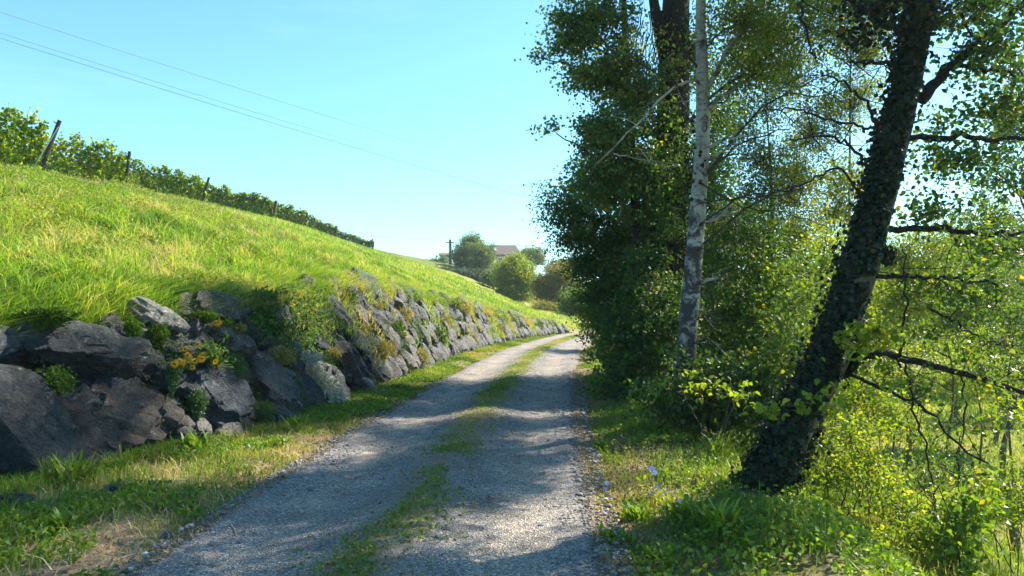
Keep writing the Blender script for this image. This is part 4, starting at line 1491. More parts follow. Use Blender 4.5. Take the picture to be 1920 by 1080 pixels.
back_tree(1430, 17, 180, [E(1430, 300, 17, 60, 80, .9), E(1470, 380, 17, 70, 70, .9), E(1400, 400, 17, 60, 70, .9), E(1440, 200, 17, 50, 60, .8, .7), E(1500, 440, 17, 60, 50, .9), E(1430, 480, 17, 70, 60, .9), E(1380, 260, 17, 50, 70, .8, .8), E(1370, 120, 17, 50, 60, .8, .6)], 'slim pale-stemmed tree with airy yellowing leaves right of the birch', 'birch_leaf', 121, lpc=22)
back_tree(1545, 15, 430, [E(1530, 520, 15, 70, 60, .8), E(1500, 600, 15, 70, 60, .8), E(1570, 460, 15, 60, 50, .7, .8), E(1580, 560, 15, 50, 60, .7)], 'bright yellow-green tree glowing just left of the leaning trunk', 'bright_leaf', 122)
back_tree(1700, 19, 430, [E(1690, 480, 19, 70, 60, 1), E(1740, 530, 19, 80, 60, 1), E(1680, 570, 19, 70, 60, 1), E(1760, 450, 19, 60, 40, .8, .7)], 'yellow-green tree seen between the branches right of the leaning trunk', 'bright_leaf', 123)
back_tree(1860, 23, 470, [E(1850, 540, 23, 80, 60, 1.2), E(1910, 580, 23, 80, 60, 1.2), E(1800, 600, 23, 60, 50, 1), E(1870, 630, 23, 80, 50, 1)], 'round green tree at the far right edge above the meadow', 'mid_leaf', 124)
back_tree(1995, 11, 60, [E(1850, 120, 13, 60, 60, .6, .7), E(1900, 220, 13, 70, 70, .7, .8), E(1870, 330, 13, 60, 70, .7, .7), E(1820, 430, 13, 60, 50, .6, .7), E(1910, 450, 13, 60, 60, .6, .8), E(1930, 60, 13, 60, 70, .7, .7), E(1780, 300, 13, 50, 60, .5, .9), E(1800, 190, 13, 50, 60, .5, .9), E(1850, 20, 13, 80, 50, .6, .8), E(1900, 130, 14, 70, 70, .6, .8), E(1870, 410, 14, 70, 50, .6, .8), (np.array([5.5, 10.5, 6.8]), np.array([1.3, 1.1, .8]), 1.0), (np.array([6.2, 13.7, 7.5]), np.array([1.2, 1.2, .9]), .9), (np.array([6.3, 11.6, 7.5]), np.array([1.2, 1.1, .9]), .7), (np.array([4.8, 9.4, 6.3]), np.array([1.1, 1.0, .7]), .7), (np.array([7.0, 12.8, 7.6]), np.array([1.3, 1.2, .9]), .7), (np.array([7.8, 14.5, 8.3]), np.array([1.3, 1.2, .9]), .6)], 'fine-leaved tree standing behind the branches at the right edge', 'mid_leaf', 125, lpc=34, rc=.24, hole=.40)  # world-coordinate lobes are out of view, added to dapple the road with shade
back_tree(1487, 75, 345, [E(1487, 375, 75, 11, 26, .7), E(1487, 410, 75, 13, 30, .8), E(1486, 450, 75, 14, 30, .8)], 'narrow columnar poplar far off on the skyline', 'far_dark', 126, leaf=.22, rc=.5, lpc=30, dens=1.0)
back_tree(1640, 32, 500, [E(1640, 560, 32, 60, 40, 1.5), E(1580, 590, 32, 50, 40, 1.5), E(1700, 590, 32, 50, 40, 1.5)], 'broad hedge-like tree at the far side of the sunny meadow', 'far_leaf', 127, leaf=.13, rc=.5, lpc=30, dens=.7)
back_tree(1902, 12, 740, [E(1900, 770, 12, 60, 34, .6, .7), E(1870, 740, 12, 40, 30, .5, .5)], 'small orchard tree with dark stem on the lower meadow', 'bright_leaf', 128, rr=.08, lpc=18)
back_tree(1330, 18.5, 200, [E(1340, 330, 18.5, 70, 70, 1.1, .8), E(1390, 450, 18.5, 90, 80, 1.2), E(1310, 480, 18.5, 80, 90, 1.2), E(1450, 540, 18.5, 80, 60, 1.2), E(1380, 580, 18.5, 90, 60, 1.2), E(1350, 220, 18.5, 60, 60, 1, .7), E(1330, 640, 18, 70, 60, 1.2)], 'tall dim green tree standing behind the two poplars', 'mid_leaf', 129, leaf=.095, rc=.42, lpc=34, rr=.12)

back_tree(1600, 26, 420, [E(1600, 500, 26, 70, 60, 1.5), E(1540, 560, 26, 60, 60, 1.5), E(1640, 580, 26, 60, 50, 1.5)], 'mid-height tree behind the leaning trunk with soft yellow-green top', 'bright_leaf', 141, leaf=.10, rc=.42)
back_tree(1790, 28, 440, [E(1790, 500, 28, 70, 60, 1.6), E(1740, 580, 28, 70, 50, 1.6), E(1840, 590, 28, 70, 50, 1.6), E(1800, 450, 28, 40, 40, 1.2)], 'broad green tree beyond the meadow right of the leaning trunk', 'mid_leaf', 142, leaf=.11, rc=.45)
back_tree(1940, 30, 440, [E(1930, 520, 30, 70, 70, 1.8), E(1960, 600, 30, 80, 60, 1.8), E(1900, 620, 30, 60, 40, 1.5)], 'dark bluish tree cut by the right edge of the picture', 'far_dark', 143, leaf=.12, rc=.5)
back_tree(1480, 22, 400, [E(1480, 500, 22, 70, 70, 1.3), E(1430, 590, 22, 80, 60, 1.3), E(1520, 600, 22, 60, 60, 1.3), E(1490, 690, 22, 80, 50, 1.3)], 'leafy green tree between the birch and the leaning trunk', 'mid_leaf', 144, leaf=.09, rc=.4)

back_tree(1590, 19, -60, [E(1590, -40, 19, 90, 70, 1.3, .8), E(1640, 60, 19, 80, 60, 1.2, .5), E(1540, 70, 19, 70, 60, 1.2, .45), E(1500, -30, 19.5, 80, 70, 1.2, .35), E(1600, 190, 19, 70, 70, 1.0, .8), E(1520, 250, 19, 70, 70, 1.0, 1), E(1590, 330, 19, 60, 60, 1.0, .9), E(1480, 150, 19, 70, 70, 1.0, .9), E(1560, 400, 19, 70, 50, 1.0, 1), E(1620, 100, 19, 60, 60, 1.0, .7), E(1490, 330, 19, 60, 60, 1, .9), E(1440, 70, 19.5, 80, 70, 1.2, .9), E(1540, -150, 20, 110, 80, 1.4, .9), E(1680, -60, 18, 90, 80, 1.3, .8), E(1450, -120, 20, 80, 80, 1.3, .25)], 'tall airy tree whose thin crown fills the sky left of the leaning trunk', 'birch_leaf', 145, rr=.05, lpc=22)  # top lobes above the view added for dappled shade on the road

back_tree(1760, 13.5, 590, [E(1740, 650, 13.5, 60, 30, .6, .7), E(1800, 670, 13.5, 60, 34, .6, .7), E(1700, 690, 13.5, 50, 30, .6, .6)], 'young bright tree low behind the forked branch', 'bright_leaf', 146, rr=.03, lpc=20)
back_tree(1900, 15, 600, [E(1890, 640, 15, 60, 40, .7, .8), E(1930, 690, 15, 60, 40, .7, .8), E(1850, 700, 15, 50, 30, .6, .6)], 'bushy young tree at the right edge below the round green tree', 'mid_leaf', 147, rr=.03, lpc=22)

back_tree(1660, 17, 600, [E(1650, 650, 17, 60, 40, .8), E(1700, 720, 17, 60, 40, .8), E(1740, 660, 17, 50, 40, .8)], 'leafy young tree filling the gap right of the leaning trunk', 'mid_leaf', 148, rr=.03)
back_tree(1830, 19, 590, [E(1820, 660, 19, 60, 50, .9), E(1880, 720, 19, 60, 40, .9), E(1780, 720, 19, 50, 40, .9)], 'rounded bush-like tree in the middle of the lower meadow', 'bright_leaf', 149, rr=.03)
back_tree(1960, 16, 560, [E(1940, 640, 16, 60, 60, .9), E(1900, 600, 16, 50, 40, .8), E(1920, 740, 16, 50, 50, .8)], 'bushy tree half cut by the right edge above the orchard tree', 'mid_leaf', 150, rr=.03)
back_tree(1560, 16, 600, [E(1560, 660, 16, 60, 50, .8), E(1600, 720, 16, 50, 40, .8), E(1500, 720, 15, 50, 40, .7)], 'shadowy young tree directly behind the leaning trunk', 'mid_leaf', 161, rr=.03)

for k, (px, Y, top, lab, mt) in enumerate([(1640, 36, 470, 'far green tree just right of the leaning trunk at horizon level', 'mid_leaf'), (1745, 40, 480, 'far dark tree between two lighter ones on the right horizon', 'dark_leaf'),
                                   (1850, 38, 465, 'far dark rounded tree on the right horizon near the picture edge', 'dark_leaf'), (1965, 42, 455, 'far tall dark tree on the horizon at the right edge', 'dark_leaf'), (1540, 40, 480, 'far green tree on the horizon left of the leaning trunk', 'mid_leaf')]):
    back_tree(px, Y, top, [E(px, top + 40, Y, 60, 40, 1.8), E(px - 36, top + 90, Y, 60, 50, 1.8), E(px + 40, top + 95, Y, 60, 50, 1.8), E(px, top + 140, Y, 70, 40, 1.8)], lab, mt, 170 + k, leaf=.14, rc=.5, lpc=30)

SB = 'bright bushes below the leaning tree'
def bush(lobes, label, mat, seed, **k):
    kw = dict(leaf=.042, rc=.16, lpc=26, dens=.55, shape=6, up=.9)
    kw.update(k)
    make_shrub('undergrowth_bush', label, 'bush', lobes, mat, SB, seed, 8, twigfrac=.35, stem_r=.009, **kw)


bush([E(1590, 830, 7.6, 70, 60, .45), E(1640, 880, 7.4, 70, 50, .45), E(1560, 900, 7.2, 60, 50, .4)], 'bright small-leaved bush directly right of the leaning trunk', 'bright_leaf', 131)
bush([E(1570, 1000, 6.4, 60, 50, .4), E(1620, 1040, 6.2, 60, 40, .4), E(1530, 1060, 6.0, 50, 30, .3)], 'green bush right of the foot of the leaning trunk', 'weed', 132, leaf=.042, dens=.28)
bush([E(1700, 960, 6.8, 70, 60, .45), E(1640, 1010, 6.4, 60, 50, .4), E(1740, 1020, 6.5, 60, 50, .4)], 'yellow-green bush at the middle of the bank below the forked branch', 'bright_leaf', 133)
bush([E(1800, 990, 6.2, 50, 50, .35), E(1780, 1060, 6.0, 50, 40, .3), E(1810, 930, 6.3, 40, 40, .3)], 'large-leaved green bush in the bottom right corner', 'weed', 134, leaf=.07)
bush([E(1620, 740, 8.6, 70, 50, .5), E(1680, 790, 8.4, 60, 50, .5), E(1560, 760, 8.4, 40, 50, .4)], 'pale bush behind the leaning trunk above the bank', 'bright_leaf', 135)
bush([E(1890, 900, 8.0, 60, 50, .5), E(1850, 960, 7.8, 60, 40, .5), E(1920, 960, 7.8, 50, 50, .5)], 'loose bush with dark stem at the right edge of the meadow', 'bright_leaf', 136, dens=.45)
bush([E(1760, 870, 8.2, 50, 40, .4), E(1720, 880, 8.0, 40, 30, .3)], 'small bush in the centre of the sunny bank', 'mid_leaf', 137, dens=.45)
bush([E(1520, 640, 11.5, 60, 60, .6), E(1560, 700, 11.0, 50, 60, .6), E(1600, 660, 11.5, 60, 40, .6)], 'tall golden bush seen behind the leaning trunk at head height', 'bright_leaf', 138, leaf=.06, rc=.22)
bush([E(1440, 1030, 5.6, 40, 24, .2, .7), E(1380, 1050, 5.5, 40, 20, .2, .7)], 'low leafy weeds crowding the leaning trunk on the road side', 'weed', 139, leaf=.045, rc=.12, lpc=10, dens=.25)

def clump(px, py, Y, w, h, label, mat, seed):
    make_shrub('weed_clump', label, 'weed', [E(px, py, Y, w, h, .22), E(px + w * .7, py + 8, Y - .2, w * .6, h * .7, .18)], mat, 'weed clumps on the right verge', seed, 8, stem_r=.004, twigfrac=.4, leaf=.042, rc=.09, lpc=12, dens=.30, shape=6, up=1.0, width=.55)


clump(1150, 850, 8.0, 40, 24, 'low bright weed clump at the gravel edge farther up the right verge', 'weed', 181)
clump(1205, 945, 6.0, 46, 34, 'bright leafy weed clump among the chicory stems', 'bright_leaf', 182)
clump(1320, 935, 6.2, 50, 34, 'sunny leafy weed clump just left of the leaning trunk foot', 'bright_leaf', 183)
clump(1290, 1030, 5.2, 60, 40, 'large leafy weed clump at the bottom of the right verge', 'weed', 184)
clump(1440, 1000, 5.8, 46, 44, 'upright weeds directly before the leaning trunk foot', 'bright_leaf', 185)

# distant wooded hillside to the right
r = RS(140)
n = 5200
ang = r.uniform(.16, .80, n)
dd = r.uniform(130, 230, n)
x, y = np.sin(ang) * dd, np.cos(ang) * dd
zc = -6 + (dd - 130) * .17 * (0.5 + .9 * sst(.3, .75, ang)) + r.uniform(0, 5, n) + 3 * vn(np.column_stack([x, y]) * .03, 4)
cc = np.column_stack([x, y, zc])
idx = np.repeat(np.arange(n), 26)
C = cc[idx] + r.normal(size=(len(idx), 3)) * np.array([1.5, 1.5, 1.3])
v, f = leaf_geo(C, .95, r, 4, .6, .2, .8)
tag(mesh('distant_wood', v, f, M['far_dark'], var=np.clip(.4 + r.normal(0, .16, n)[idx] + r.normal(0, .15, len(idx)), 0, .97)), kind='stuff')

# ------------------------------------------------------------------ far trees round the house
FT = 'trees around the distant house'
def far_tree(px, Y, top, lobes, label, mat, seed, name='round_tree', **k):
    kw = dict(leaf=.20, rc=.55, lpc=34, dens=.9, up=.6)
    kw.update(k)
    b = Gp(px, Y, -.2)
    t = P(px, top, Y)
    return make_tree(name, label, 'tree', [b, (2 * b + t) / 3, (b + 2 * t) / 3, t], [.18, .14, .08, .03], lobes, mat, 'bark_grey', FT, seed, n=10, sides=7, limb=.06, twigfrac=.15, **kw)


far_tree(888, 100, 440, [E(885, 475, 100, 36, 28, 2.6), E(868, 488, 100, 22, 22, 2), E(905, 485, 100, 22, 25, 2), E(885, 455, 100, 22, 16, 1.6), E(880, 505, 100, 24, 14, 2)], 'big round dark green tree left of the house', 'far_leaf', 151)
far_tree(966, 72, 480, [E(965, 505, 72, 34, 22, 1.8), E(966, 530, 72, 38, 24, 2), E(940, 520, 72, 16, 18, 1.2), E(990, 525, 72, 18, 22, 1.3), E(965, 485, 72, 18, 10, .9), E(950, 550, 72, 22, 14, 1.5), E(982, 552, 72, 24, 16, 1.5)], 'large bush-shaped tree in front of the house with yellow-green top', 'bright_leaf', 152, leaf=.17, rc=.45)
far_tree(998, 122, 460, [E(998, 480, 122, 22, 18, 2), E(985, 474, 122, 10, 10, 1.2), E(1010, 490, 122, 12, 10, 1.2)], 'grey-green tree just right of the house roof', 'far_leaf', 153, leaf=.24, rc=.6)
far_tree(1040, 64, 495, [E(1035, 530, 64, 26, 26, 1.6), E(1055, 510, 64, 22, 18, 1.4), E(1070, 540, 64, 26, 26, 1.6), E(1025, 555, 64, 18, 16, 1.2), E(1050, 570, 64, 26, 16, 1.4), E(1010, 535, 64, 16, 20, 1.2)], 'golden yellowish tree between the bush-shaped tree and the hornbeam', 'far_yellow', 154, leaf=.16, rc=.42)
far_tree(1088, 55, 530, [E(1085, 560, 55, 28, 24, 1.5), E(1065, 575, 55, 20, 16, 1.2), E(1108, 570, 55, 20, 20, 1.3), E(1075, 595, 55, 22, 12, 1.2)], 'dark green tree with a bare stem where the road bends', 'mid_leaf', 155, leaf=.14, rc=.4)
far_tree(1018, 60, 562, [E(1015, 575, 60, 18, 12, 1), E(1035, 578, 60, 14, 10, .9)], 'low pale shrub under the golden tree on the dry meadow', 'far_yellow', 156, name='meadow_shrub', leaf=.14, rc=.34)
far_tree(818, 108, 478, [E(818, 492, 108, 14, 9, 1.2, .6), E(805, 495, 108, 8, 8, 1, .5), E(830, 490, 108, 9, 10, 1, .6)], 'small thin tree left of the utility pole', 'far_leaf', 157, leaf=.22, rc=.5)
far_tree(1065, 115, 480, [E(1060, 500, 115, 40, 14, 2.5), E(1095, 496, 115, 30, 14, 2.5)], 'distant tree line peeping above the golden tree', 'far_dark', 158, leaf=.24, rc=.6, name='distant_tree')
far_tree(870, 88, 505, [E(860, 514, 88, 34, 10, 1.5), E(895, 517, 88, 30, 13, 1.5), E(830, 508, 88, 22, 6, 1.2)], 'dark clipped hedge below the round tree and the pole', 'far_dark', 159, name='hedge', leaf=.18, rc=.45, dens=1.2)
far_tree(925, 84, 505, [E(922, 522, 84, 16, 18, 1.4), E(935, 510, 84, 12, 14, 1.2)], 'silvery loose shrub between the hedge and the bush-shaped tree', 'far_leaf', 160, name='meadow_shrub', leaf=.2, rc=.4)

# ------------------------------------------------------------------ house
HY = 132.0
xl, xr = P(862, 500, HY)[0], P(977, 500, HY)[0]
ez, rz_ = P(940, 477, HY)[2], P(940, 456, HY)[2]
gz0 = float(T(np.array([-3.0]), np.array([HY]))[0])
dep = 8.0
house = empty('house', ((xl + xr) / 2, HY + dep / 2, gz0), 'tan rendered house with a grey-brown hipped roof on the hill', 'house')
wx0, wx1, wy0, wy1 = xl + .5, xr - .5, HY + .5, HY + dep - .5
Geo().box(((wx0 + wx1) / 2, (wy0 + wy1) / 2, (gz0 - .5 + ez) / 2), (wx1 - wx0, wy1 - wy0, ez - gz0 + .5)).build('wall', M['plaster'], house)
rv_ = np.array([[xl, HY, ez], [xr, HY, ez], [xr, HY + dep, ez], [xl, HY + dep, ez], [xl + .9, HY + dep / 2, rz_], [xr - .9, HY + dep / 2, rz_],
                [xl, HY, ez - .18], [xr, HY, ez - .18], [xr, HY + dep, ez - .18], [xl, HY + dep, ez - .18]])
roof = mesh('roof', rv_, [np.array([[0, 1, 5, 4], [2, 3, 4, 5], [0, 6, 7, 1], [1, 7, 8, 2], [2, 8, 9, 3], [3, 9, 6, 0], [6, 9, 8, 7]]), np.array([[1, 2, 5], [3, 0, 4]])], M['roof'], house)
def roof_pt(px, t):
    x = (px - 960) / FPX * (HY + dep / 2 * t)
    return np.array([x, HY + dep / 2 * t, ez + (rz_ - ez) * t])
a, b, c, d = roof_pt(922, .40), roof_pt(931, .38), roof_pt(929, .62), roof_pt(921, .64)
up_ = np.array([0, -.15, .12])
g = Geo().add(np.array([a, b, c, d, a + up_, b + up_, c + up_, d + up_]), [[4, 5, 6, 7], [0, 1, 5, 4], [1, 2, 6, 5], [2, 3, 7, 6], [3, 0, 4, 7]])
sk = g.build('skylight', M['white_frame'], roof) if False else None
roof['_o'] = list(np.array(house.location))
sk = g.build('skylight', M['white_frame'], roof)
q4 = np.array([a, b, c, d]) + up_ * 1.1
ce = q4.mean(0)
q4 = ce + (q4 - ce) * .72
mesh('skylight_pane', q4, np.array([[0, 1, 2, 3]]), M['skylight_glass'], roof)
for (wp, z0, z1, ww) in ((938, 480, 494, 9.5), (902, 480, 494, 9.5)):
    x = P(wp, 490, HY + .5)[0]
    zt, zb = P(wp, z0 + 3, HY)[2], P(wp, z1 + 3, HY)[2]
    w2 = ww * HY / FPX
    fr = Geo()
    for (cx, cz, sx, sz_) in ((x - w2 / 2, (zt + zb) / 2, .16, zt - zb + .16), (x + w2 / 2, (zt + zb) / 2, .16, zt - zb + .16), (x, zt, w2 - .16, .16), (x, zb, w2 - .16, .16)):
        fr.box((cx, HY + .47, cz), (sx, .12, sz_))
    wo = fr.build('window', M['white_frame'], house)
    wo['_o'] = list(np.array(house.location))
    Geo().box((x, HY + .485, (zt + zb) / 2), (w2 - .17, .05, zt - zb - .17)).build('pane', M['glass_dark'], wo)
for o in (roof, *[c for c in house.children if c.name.startswith('window')]):
    if '_o' in o: del o['_o']
# small pale outbuilding at the foot of the pole
hb = P(838, 508, 112)
hb[2] = T(hb[0:1], hb[1:2])[0]
hut = empty('garden_shed', hb, 'small pale shed beside the utility pole', 'shed')
Geo().box(hb + np.array([0, 0, .5]), (1.6, 1.6, 1.2)).build('wall', M['white_hut'], hut)
zz = hb[2] + 1.1
mesh('roof', np.array([[hb[0] - 1.2, hb[1] - 1.2, zz], [hb[0] + 1.2, hb[1] - 1.2, zz], [hb[0] + 1.2, hb[1] + 1.2, zz], [hb[0] - 1.2, hb[1] + 1.2, zz], [hb[0] - 1.2, hb[1], zz + .4], [hb[0] + 1.2, hb[1], zz + .4]]),
     [np.array([[0, 1, 5, 4], [2, 3, 4, 5], [3, 2, 1, 0]]), np.array([[1, 2, 5], [3, 0, 4]])], M['roof'], hut)

# utility pole and power lines
pb = P(845, 508, 105)
ptop = P(844, 449, 105)
pb[2] = T(pb[0:1], pb[1:2])[0] - .3
pole = empty('utility_pole', pb, 'slim dark utility pole with a short crossarm beside the round tree', 'utility pole')
Geo().tube([pb, ptop], [.24, .17], 10).build('post', M['pole_wood'], pole)
Geo().box(ptop + np.array([0, -.22, -.45]), (1.1, .12, .13)).build('crossarm', M['pole_wood'], pole)
for dx in (-.5, .5):
    Geo().tube([ptop + np.array([dx, -.22, -.37]), ptop + np.array([dx, -.22, -.12])], [.06, .04], 6).build('insulator', M['white_frame'], pole)


def power_line(p0, p1, sag, label, rad=.016, group='overhead power lines'):
    t = np.linspace(0, 1, 60)[:, None]
    pts = p0 * (1 - t) + p1 * t
    pts[:, 2] -= sag * 4 * (t * (1 - t))[:, 0]
    o = Geo().tube(pts, rad, 4, cap=False).build('power_line', M['wire'], origin=p0)
    tag(o, label, 'power line', group)


def wire_px(a, b, Ya, Yb, sag, label, rad):
    (xa, ya), (xb, yb) = a, b
    power_line(P(xa, ya, Ya), P(xb, yb, Yb), sag, label, rad)


wire_px((-260, -62), (1230, 402), 34, 62, .25, 'topmost of the three wires crossing the sky', .012)
wire_px((-260, -22), (1230, 426), 33, 60, .35, 'middle wire of the three crossing the sky', .012)
wire_px((-260, -12), (1230, 436), 33, 60, .35, 'lowest of the three wires crossing the sky', .012)
power_line(ptop + np.array([-.5, -.22, -.1]), P(520, 425, 90), .3, 'faint wire running left from the top of the utility pole', .018)
power_line(ptop + np.array([.5, -.22, -.1]), P(1300, 470, 120), .3, 'faint wire running right from the utility pole above the house', .014)

# ------------------------------------------------------------------ vineyard
VG = 'vine rows along the crest of the slope'
rows = [(88, 22, 9, 'nearest vine row at the left edge with a slanting braced end post'), (238, 28, 9, 'second vine row from the left ending at an upright dark post'), (384, 38, 12, 'third vine row from the left on the crest ending at a leaning dark post'),
        (514, 52, 14, 'fourth vine row from the left ending at a short dark post'), (574, 62, 12, 'fifth vine row down the crest'), (630, 74, 14, 'sixth vine row small on the crest'), (700, 92, 18, 'last vine row, a low strip far down the crest')]
def crest_z(x, y):
    return float(T(np.array([x]), np.array([y]))[0])


for k, (px, Y, ln, lab) in enumerate(rows):
    r = RS(200 + k)
    x1 = (px - 960) / FPX * Y
    e = np.array([x1, Y, crest_z(x1, Y)])
    root = empty('vine_row', e, lab, 'vine row', VG)
    x0 = x1 - ln
    dirY = .12
    def at(u, h, dy=0.):
        x = x1 - u; y = Y + u * dirY + dy
        return np.array([x, y, crest_z(x, y) + h])
    hv = [1.74, 1.55, 1.42, 1.36, 1.3, 1.2, .9, .8][k]
    lean_ = [.60, .06, .30, .2, .1, .1, .1, .1][k]
    Geo().tube([e + np.array([-.1 - lean_ * .5, 0, -.1]), e + np.array([lean_ * .5, 0, hv + .05])], [.075, .06] if k < 3 else [.1, .08], 8).build('end_post', M['post_wood'], root)
    if k == 0:
        Geo().tube([e + np.array([-.55, -.25, -.1]), e + np.array([.30, -.05, hv * .92])], .014, 5).build('brace_wire', M['post_metal'], root)
    for u in np.arange(3.5, ln, 4.0):
        p = at(u, 0)
        Geo().tube([p - [0, 0, .1], p + [0, 0, hv]], .04, 6).build('post', M['post_wood'], root)
    g = Geo()
    for h in (.5, .9, hv - .02):
        g.tube([at(u, h) for u in np.linspace(0, ln, 12)], .006, 4)
    g.build('trellis_wire', M['wire'], root)
    if Y < 60:
        for u in np.arange(.5, ln, 1.0):
            p = at(u + r.uniform(-.15, .15), 0)
            Geo().tube(path([p - [0, 0, .1], p + [r.uniform(-.08, .08), .03, .3], p + [r.uniform(-.15, .15), 0, .75]], 8), np.linspace(.035, .02, 8), 6).build('vine_stem', M['vine_wood'], root)
    n = int(ln * (600 if Y < 45 else 440))
    u = r.rand(n) * ln + .05
    topn = hv + .05 + .5 * (vn(np.column_stack([u * 1.3, u * 0 + k]), 71) - .55) + .45 * (vn(np.column_stack([u * 4, u * 0 + k]), 72) - .5)
    lo = (.10 if k < 3 else -.12) + .25 * vn(np.column_stack([u * 1.1, u * 0 + k]), 73)
    h = lo + (topn - lo) * r.rand(n) ** .85
    dy = r.normal(size=n) * .09
    xx = x1 - u; yy = Y + u * dirY + dy
    c = np.column_stack([xx + r.normal(size=n) * .08, yy, T(xx, yy) + h])
    v, f = leaf_geo(c, .125 if Y < 45 else .18, r, 6, .5, .5, .9)
    V = np.clip(.38 + .5 * (vn(c * 1.6, 75) - .5) + r.normal(0, .22, n), 0, 1)
    if k == 3:
        pass
    mesh('foliage', v, f, M['vine_leaf'], root, var=V)
    # stray shoots above the top wire
    g = Geo(); C = []
    for q in range(int(ln * 1.6)):
        u0 = r.rand() * min(ln, 6)
        a_ = at(u0, hv - .1)
        b_ = a_ + np.array([r.uniform(-.3, .35), 0, r.uniform(.15, .5)])
        g.tube(path([a_, (a_ + b_) / 2 + [0, 0, .08], b_], 6), .006, 3, cap=False)
        for t in np.linspace(.2, 1, 5):
            C.append(a_ * (1 - t) + b_ * t + r.normal(size=3) * .04)
    g.build('shoots', M['stalk'], root)
    C = np.array(C)
    v, f = leaf_geo(C, .10, r, 6, .5, .5, .9)
    mesh('foliage', v, f, M['vine_leaf'], root, var=np.clip(r.normal(.6, .2, len(f)), 0, 1))


# ------------------------------------------------------------------ plants growing on and by the wall
ROCKV = np.concatenate(ROCKV)


def outset(p, ot, rad=.08):
    rel = ROCKV - p
    t = rel @ ot
    lat = np.sum(rel * rel, 1) - t * t
    k = (lat < rad * rad) & (t > -.4) & (t < .6)
    return float(t[k].max()) if k.any() else 0.0


def wall_plant_base(px, py, proud=.10):
    s, h = wall_at(px, py)
    p, tg, ot, up = wall_pt(s, h)
    return p + ot * (outset(p, ot) + proud), tg, ot, up


def cushion(px, py, wpx, hpx, mat, label, seed, leaf=.03, n=900, name='cushion_plant', proud=.015, ang=0, group='cushion plants on the boulder wall', spiky=False):
    r = RS(seed)
    c, tg, ot, up = wall_plant_base(px, py, proud)
    Y = c[1]
    a, b = wpx * Y / FPX / 2, hpx * Y / FPX / 2
    d = .5 * min(a, b) + .05
    u = rsph(r, n) * (r.rand(n, 1) ** .35)
    ca, sa = math.cos(math.radians(ang)), math.sin(math.radians(ang))
    vx = np.array([1, 0, 0]); vz = np.array([0, 0, 1])
    X = vx * ca + vz * sa
    Z = -vx * sa + vz * ca
    yv = np.array([0, -1, 0])
    rg = (.62 + .75 * vn(u * 3, seed))[:, None]
    pos = c + (u[:, :1] * a * X + u[:, 1:2] * d * yv + u[:, 2:3] * b * Z) * rg
    o = nrm(pos - c)
    v, f = leaf_geo(pos, leaf, r, 4, .3, 0, .2 if spiky else .6, axis=o * 1.0)
    m = mesh(name, v, f, M[mat], var=np.clip(r.normal(.5, .22, len(f)), 0, 1), origin=c)
    tag(m, label, 'plant', group)
    return m


cushion(607, 687, 34, 44, 'cushion_leaf', 'round green cushion plant hanging on a pale boulder right of the silver plant', 301, .035, 1400, spiky=True)
cushion(606, 672, 44, 22, 'sedum_leaf', 'yellow stonecrop crown just above the round green cushion', 302, .03, 800, name='stonecrop')
cushion(684, 645, 26, 44, 'cushion_leaf', 'tall green cushion plant below the yellow stonecrop', 303, .035, 1400, spiky=True)
cushion(672, 618, 42, 20, 'sedum_leaf', 'yellow stonecrop on a ledge above the tall green cushion', 304, .03, 800, name='stonecrop')
cushion(772, 632, 26, 38, 'cushion_leaf', 'bright green cushion plant farthest along the wall', 305, .04, 1300, spiky=True)
cushion(704, 668, 28, 50, 'sedum_leaf', 'olive stonecrop drape left of the brownish one', 306, .035, 1300, name='stonecrop')
cushion(724, 668, 24, 50, 'sedum_leaf', 'brownish stonecrop drape in the middle of the wall', 307, .035, 1200, name='stonecrop')
cushion(731, 627, 32, 44, 'creeper_leaf', 'dark leafy tuft high on the wall between two cushions', 308, .045, 900)
cushion(775, 678, 34, 34, 'sedum_leaf', 'olive stonecrop mound low on the wall near the grass', 309, .035, 1100, name='stonecrop')
cushion(740, 655, 22, 26, 'cushion_leaf', 'small green cushion below the dark leafy tuft', 310, .035, 800, spiky=True)
cushion(415, 708, 44, 62, 'cushion_leaf', 'large green cushion plant draped over the blue-grey boulder', 311, .035, 2400, spiky=True)
cushion(500, 684, 54, 36, 'sedum_leaf', 'dry olive stonecrop on top of the tan slab', 312, .03, 1300, name='stonecrop')
cushion(585, 722, 124, 46, 'silver_leaf', 'long silvery grey plant running diagonally down the wall', 313, .12, 1500, name='silver_plant', ang=-47, spiky=True, proud=.04)
cushion(556, 684, 60, 34, 'silver_leaf', 'upper tuft of silvery foliage above the long silver plant', 314, .11, 500, name='silver_plant', spiky=True)
cushion(762, 593, 16, 12, 'petal_yellow', 'small orange flower tuft high on the wall', 315, .03, 160, name='flower_tuft')
cushion(815, 640, 30, 50, 'creeper_leaf', 'green creeping plant on the far boulders', 316, .05, 1000)
cushion(860, 590, 26, 26, 'sedum_leaf', 'yellowish tuft at the wall top in the distance', 317, .05, 700, name='stonecrop')
cushion(905, 588, 26, 14, 'petal_yellow', 'orange flower patch on the far end of the wall', 318, .04, 220, name='flower_tuft')
cushion(985, 607, 20, 12, 'petal_yellow', 'tiny orange flower patch near the end of the wall', 321, .05, 160, name='flower_tuft')
cushion(282, 640, 40, 46, 'creeper_leaf', 'pale green tuft in the gap under the sunlit-toned boulder', 319, .035, 900)
cushion(360, 612, 60, 26, 'creeper_leaf', 'low light green tuft between the sunlit-toned boulder and the rusty one', 320, .03, 1300)
cushion(350, 770, 30, 56, 'cushion_leaf', 'dark mossy tuft in the joint left of the blue-grey boulder', 322, .035, 1000)
cushion(480, 790, 44, 50, 'cushion_leaf', 'dark grassy tuft at the wall foot below the tan slab', 323, .05, 1500, spiky=True)
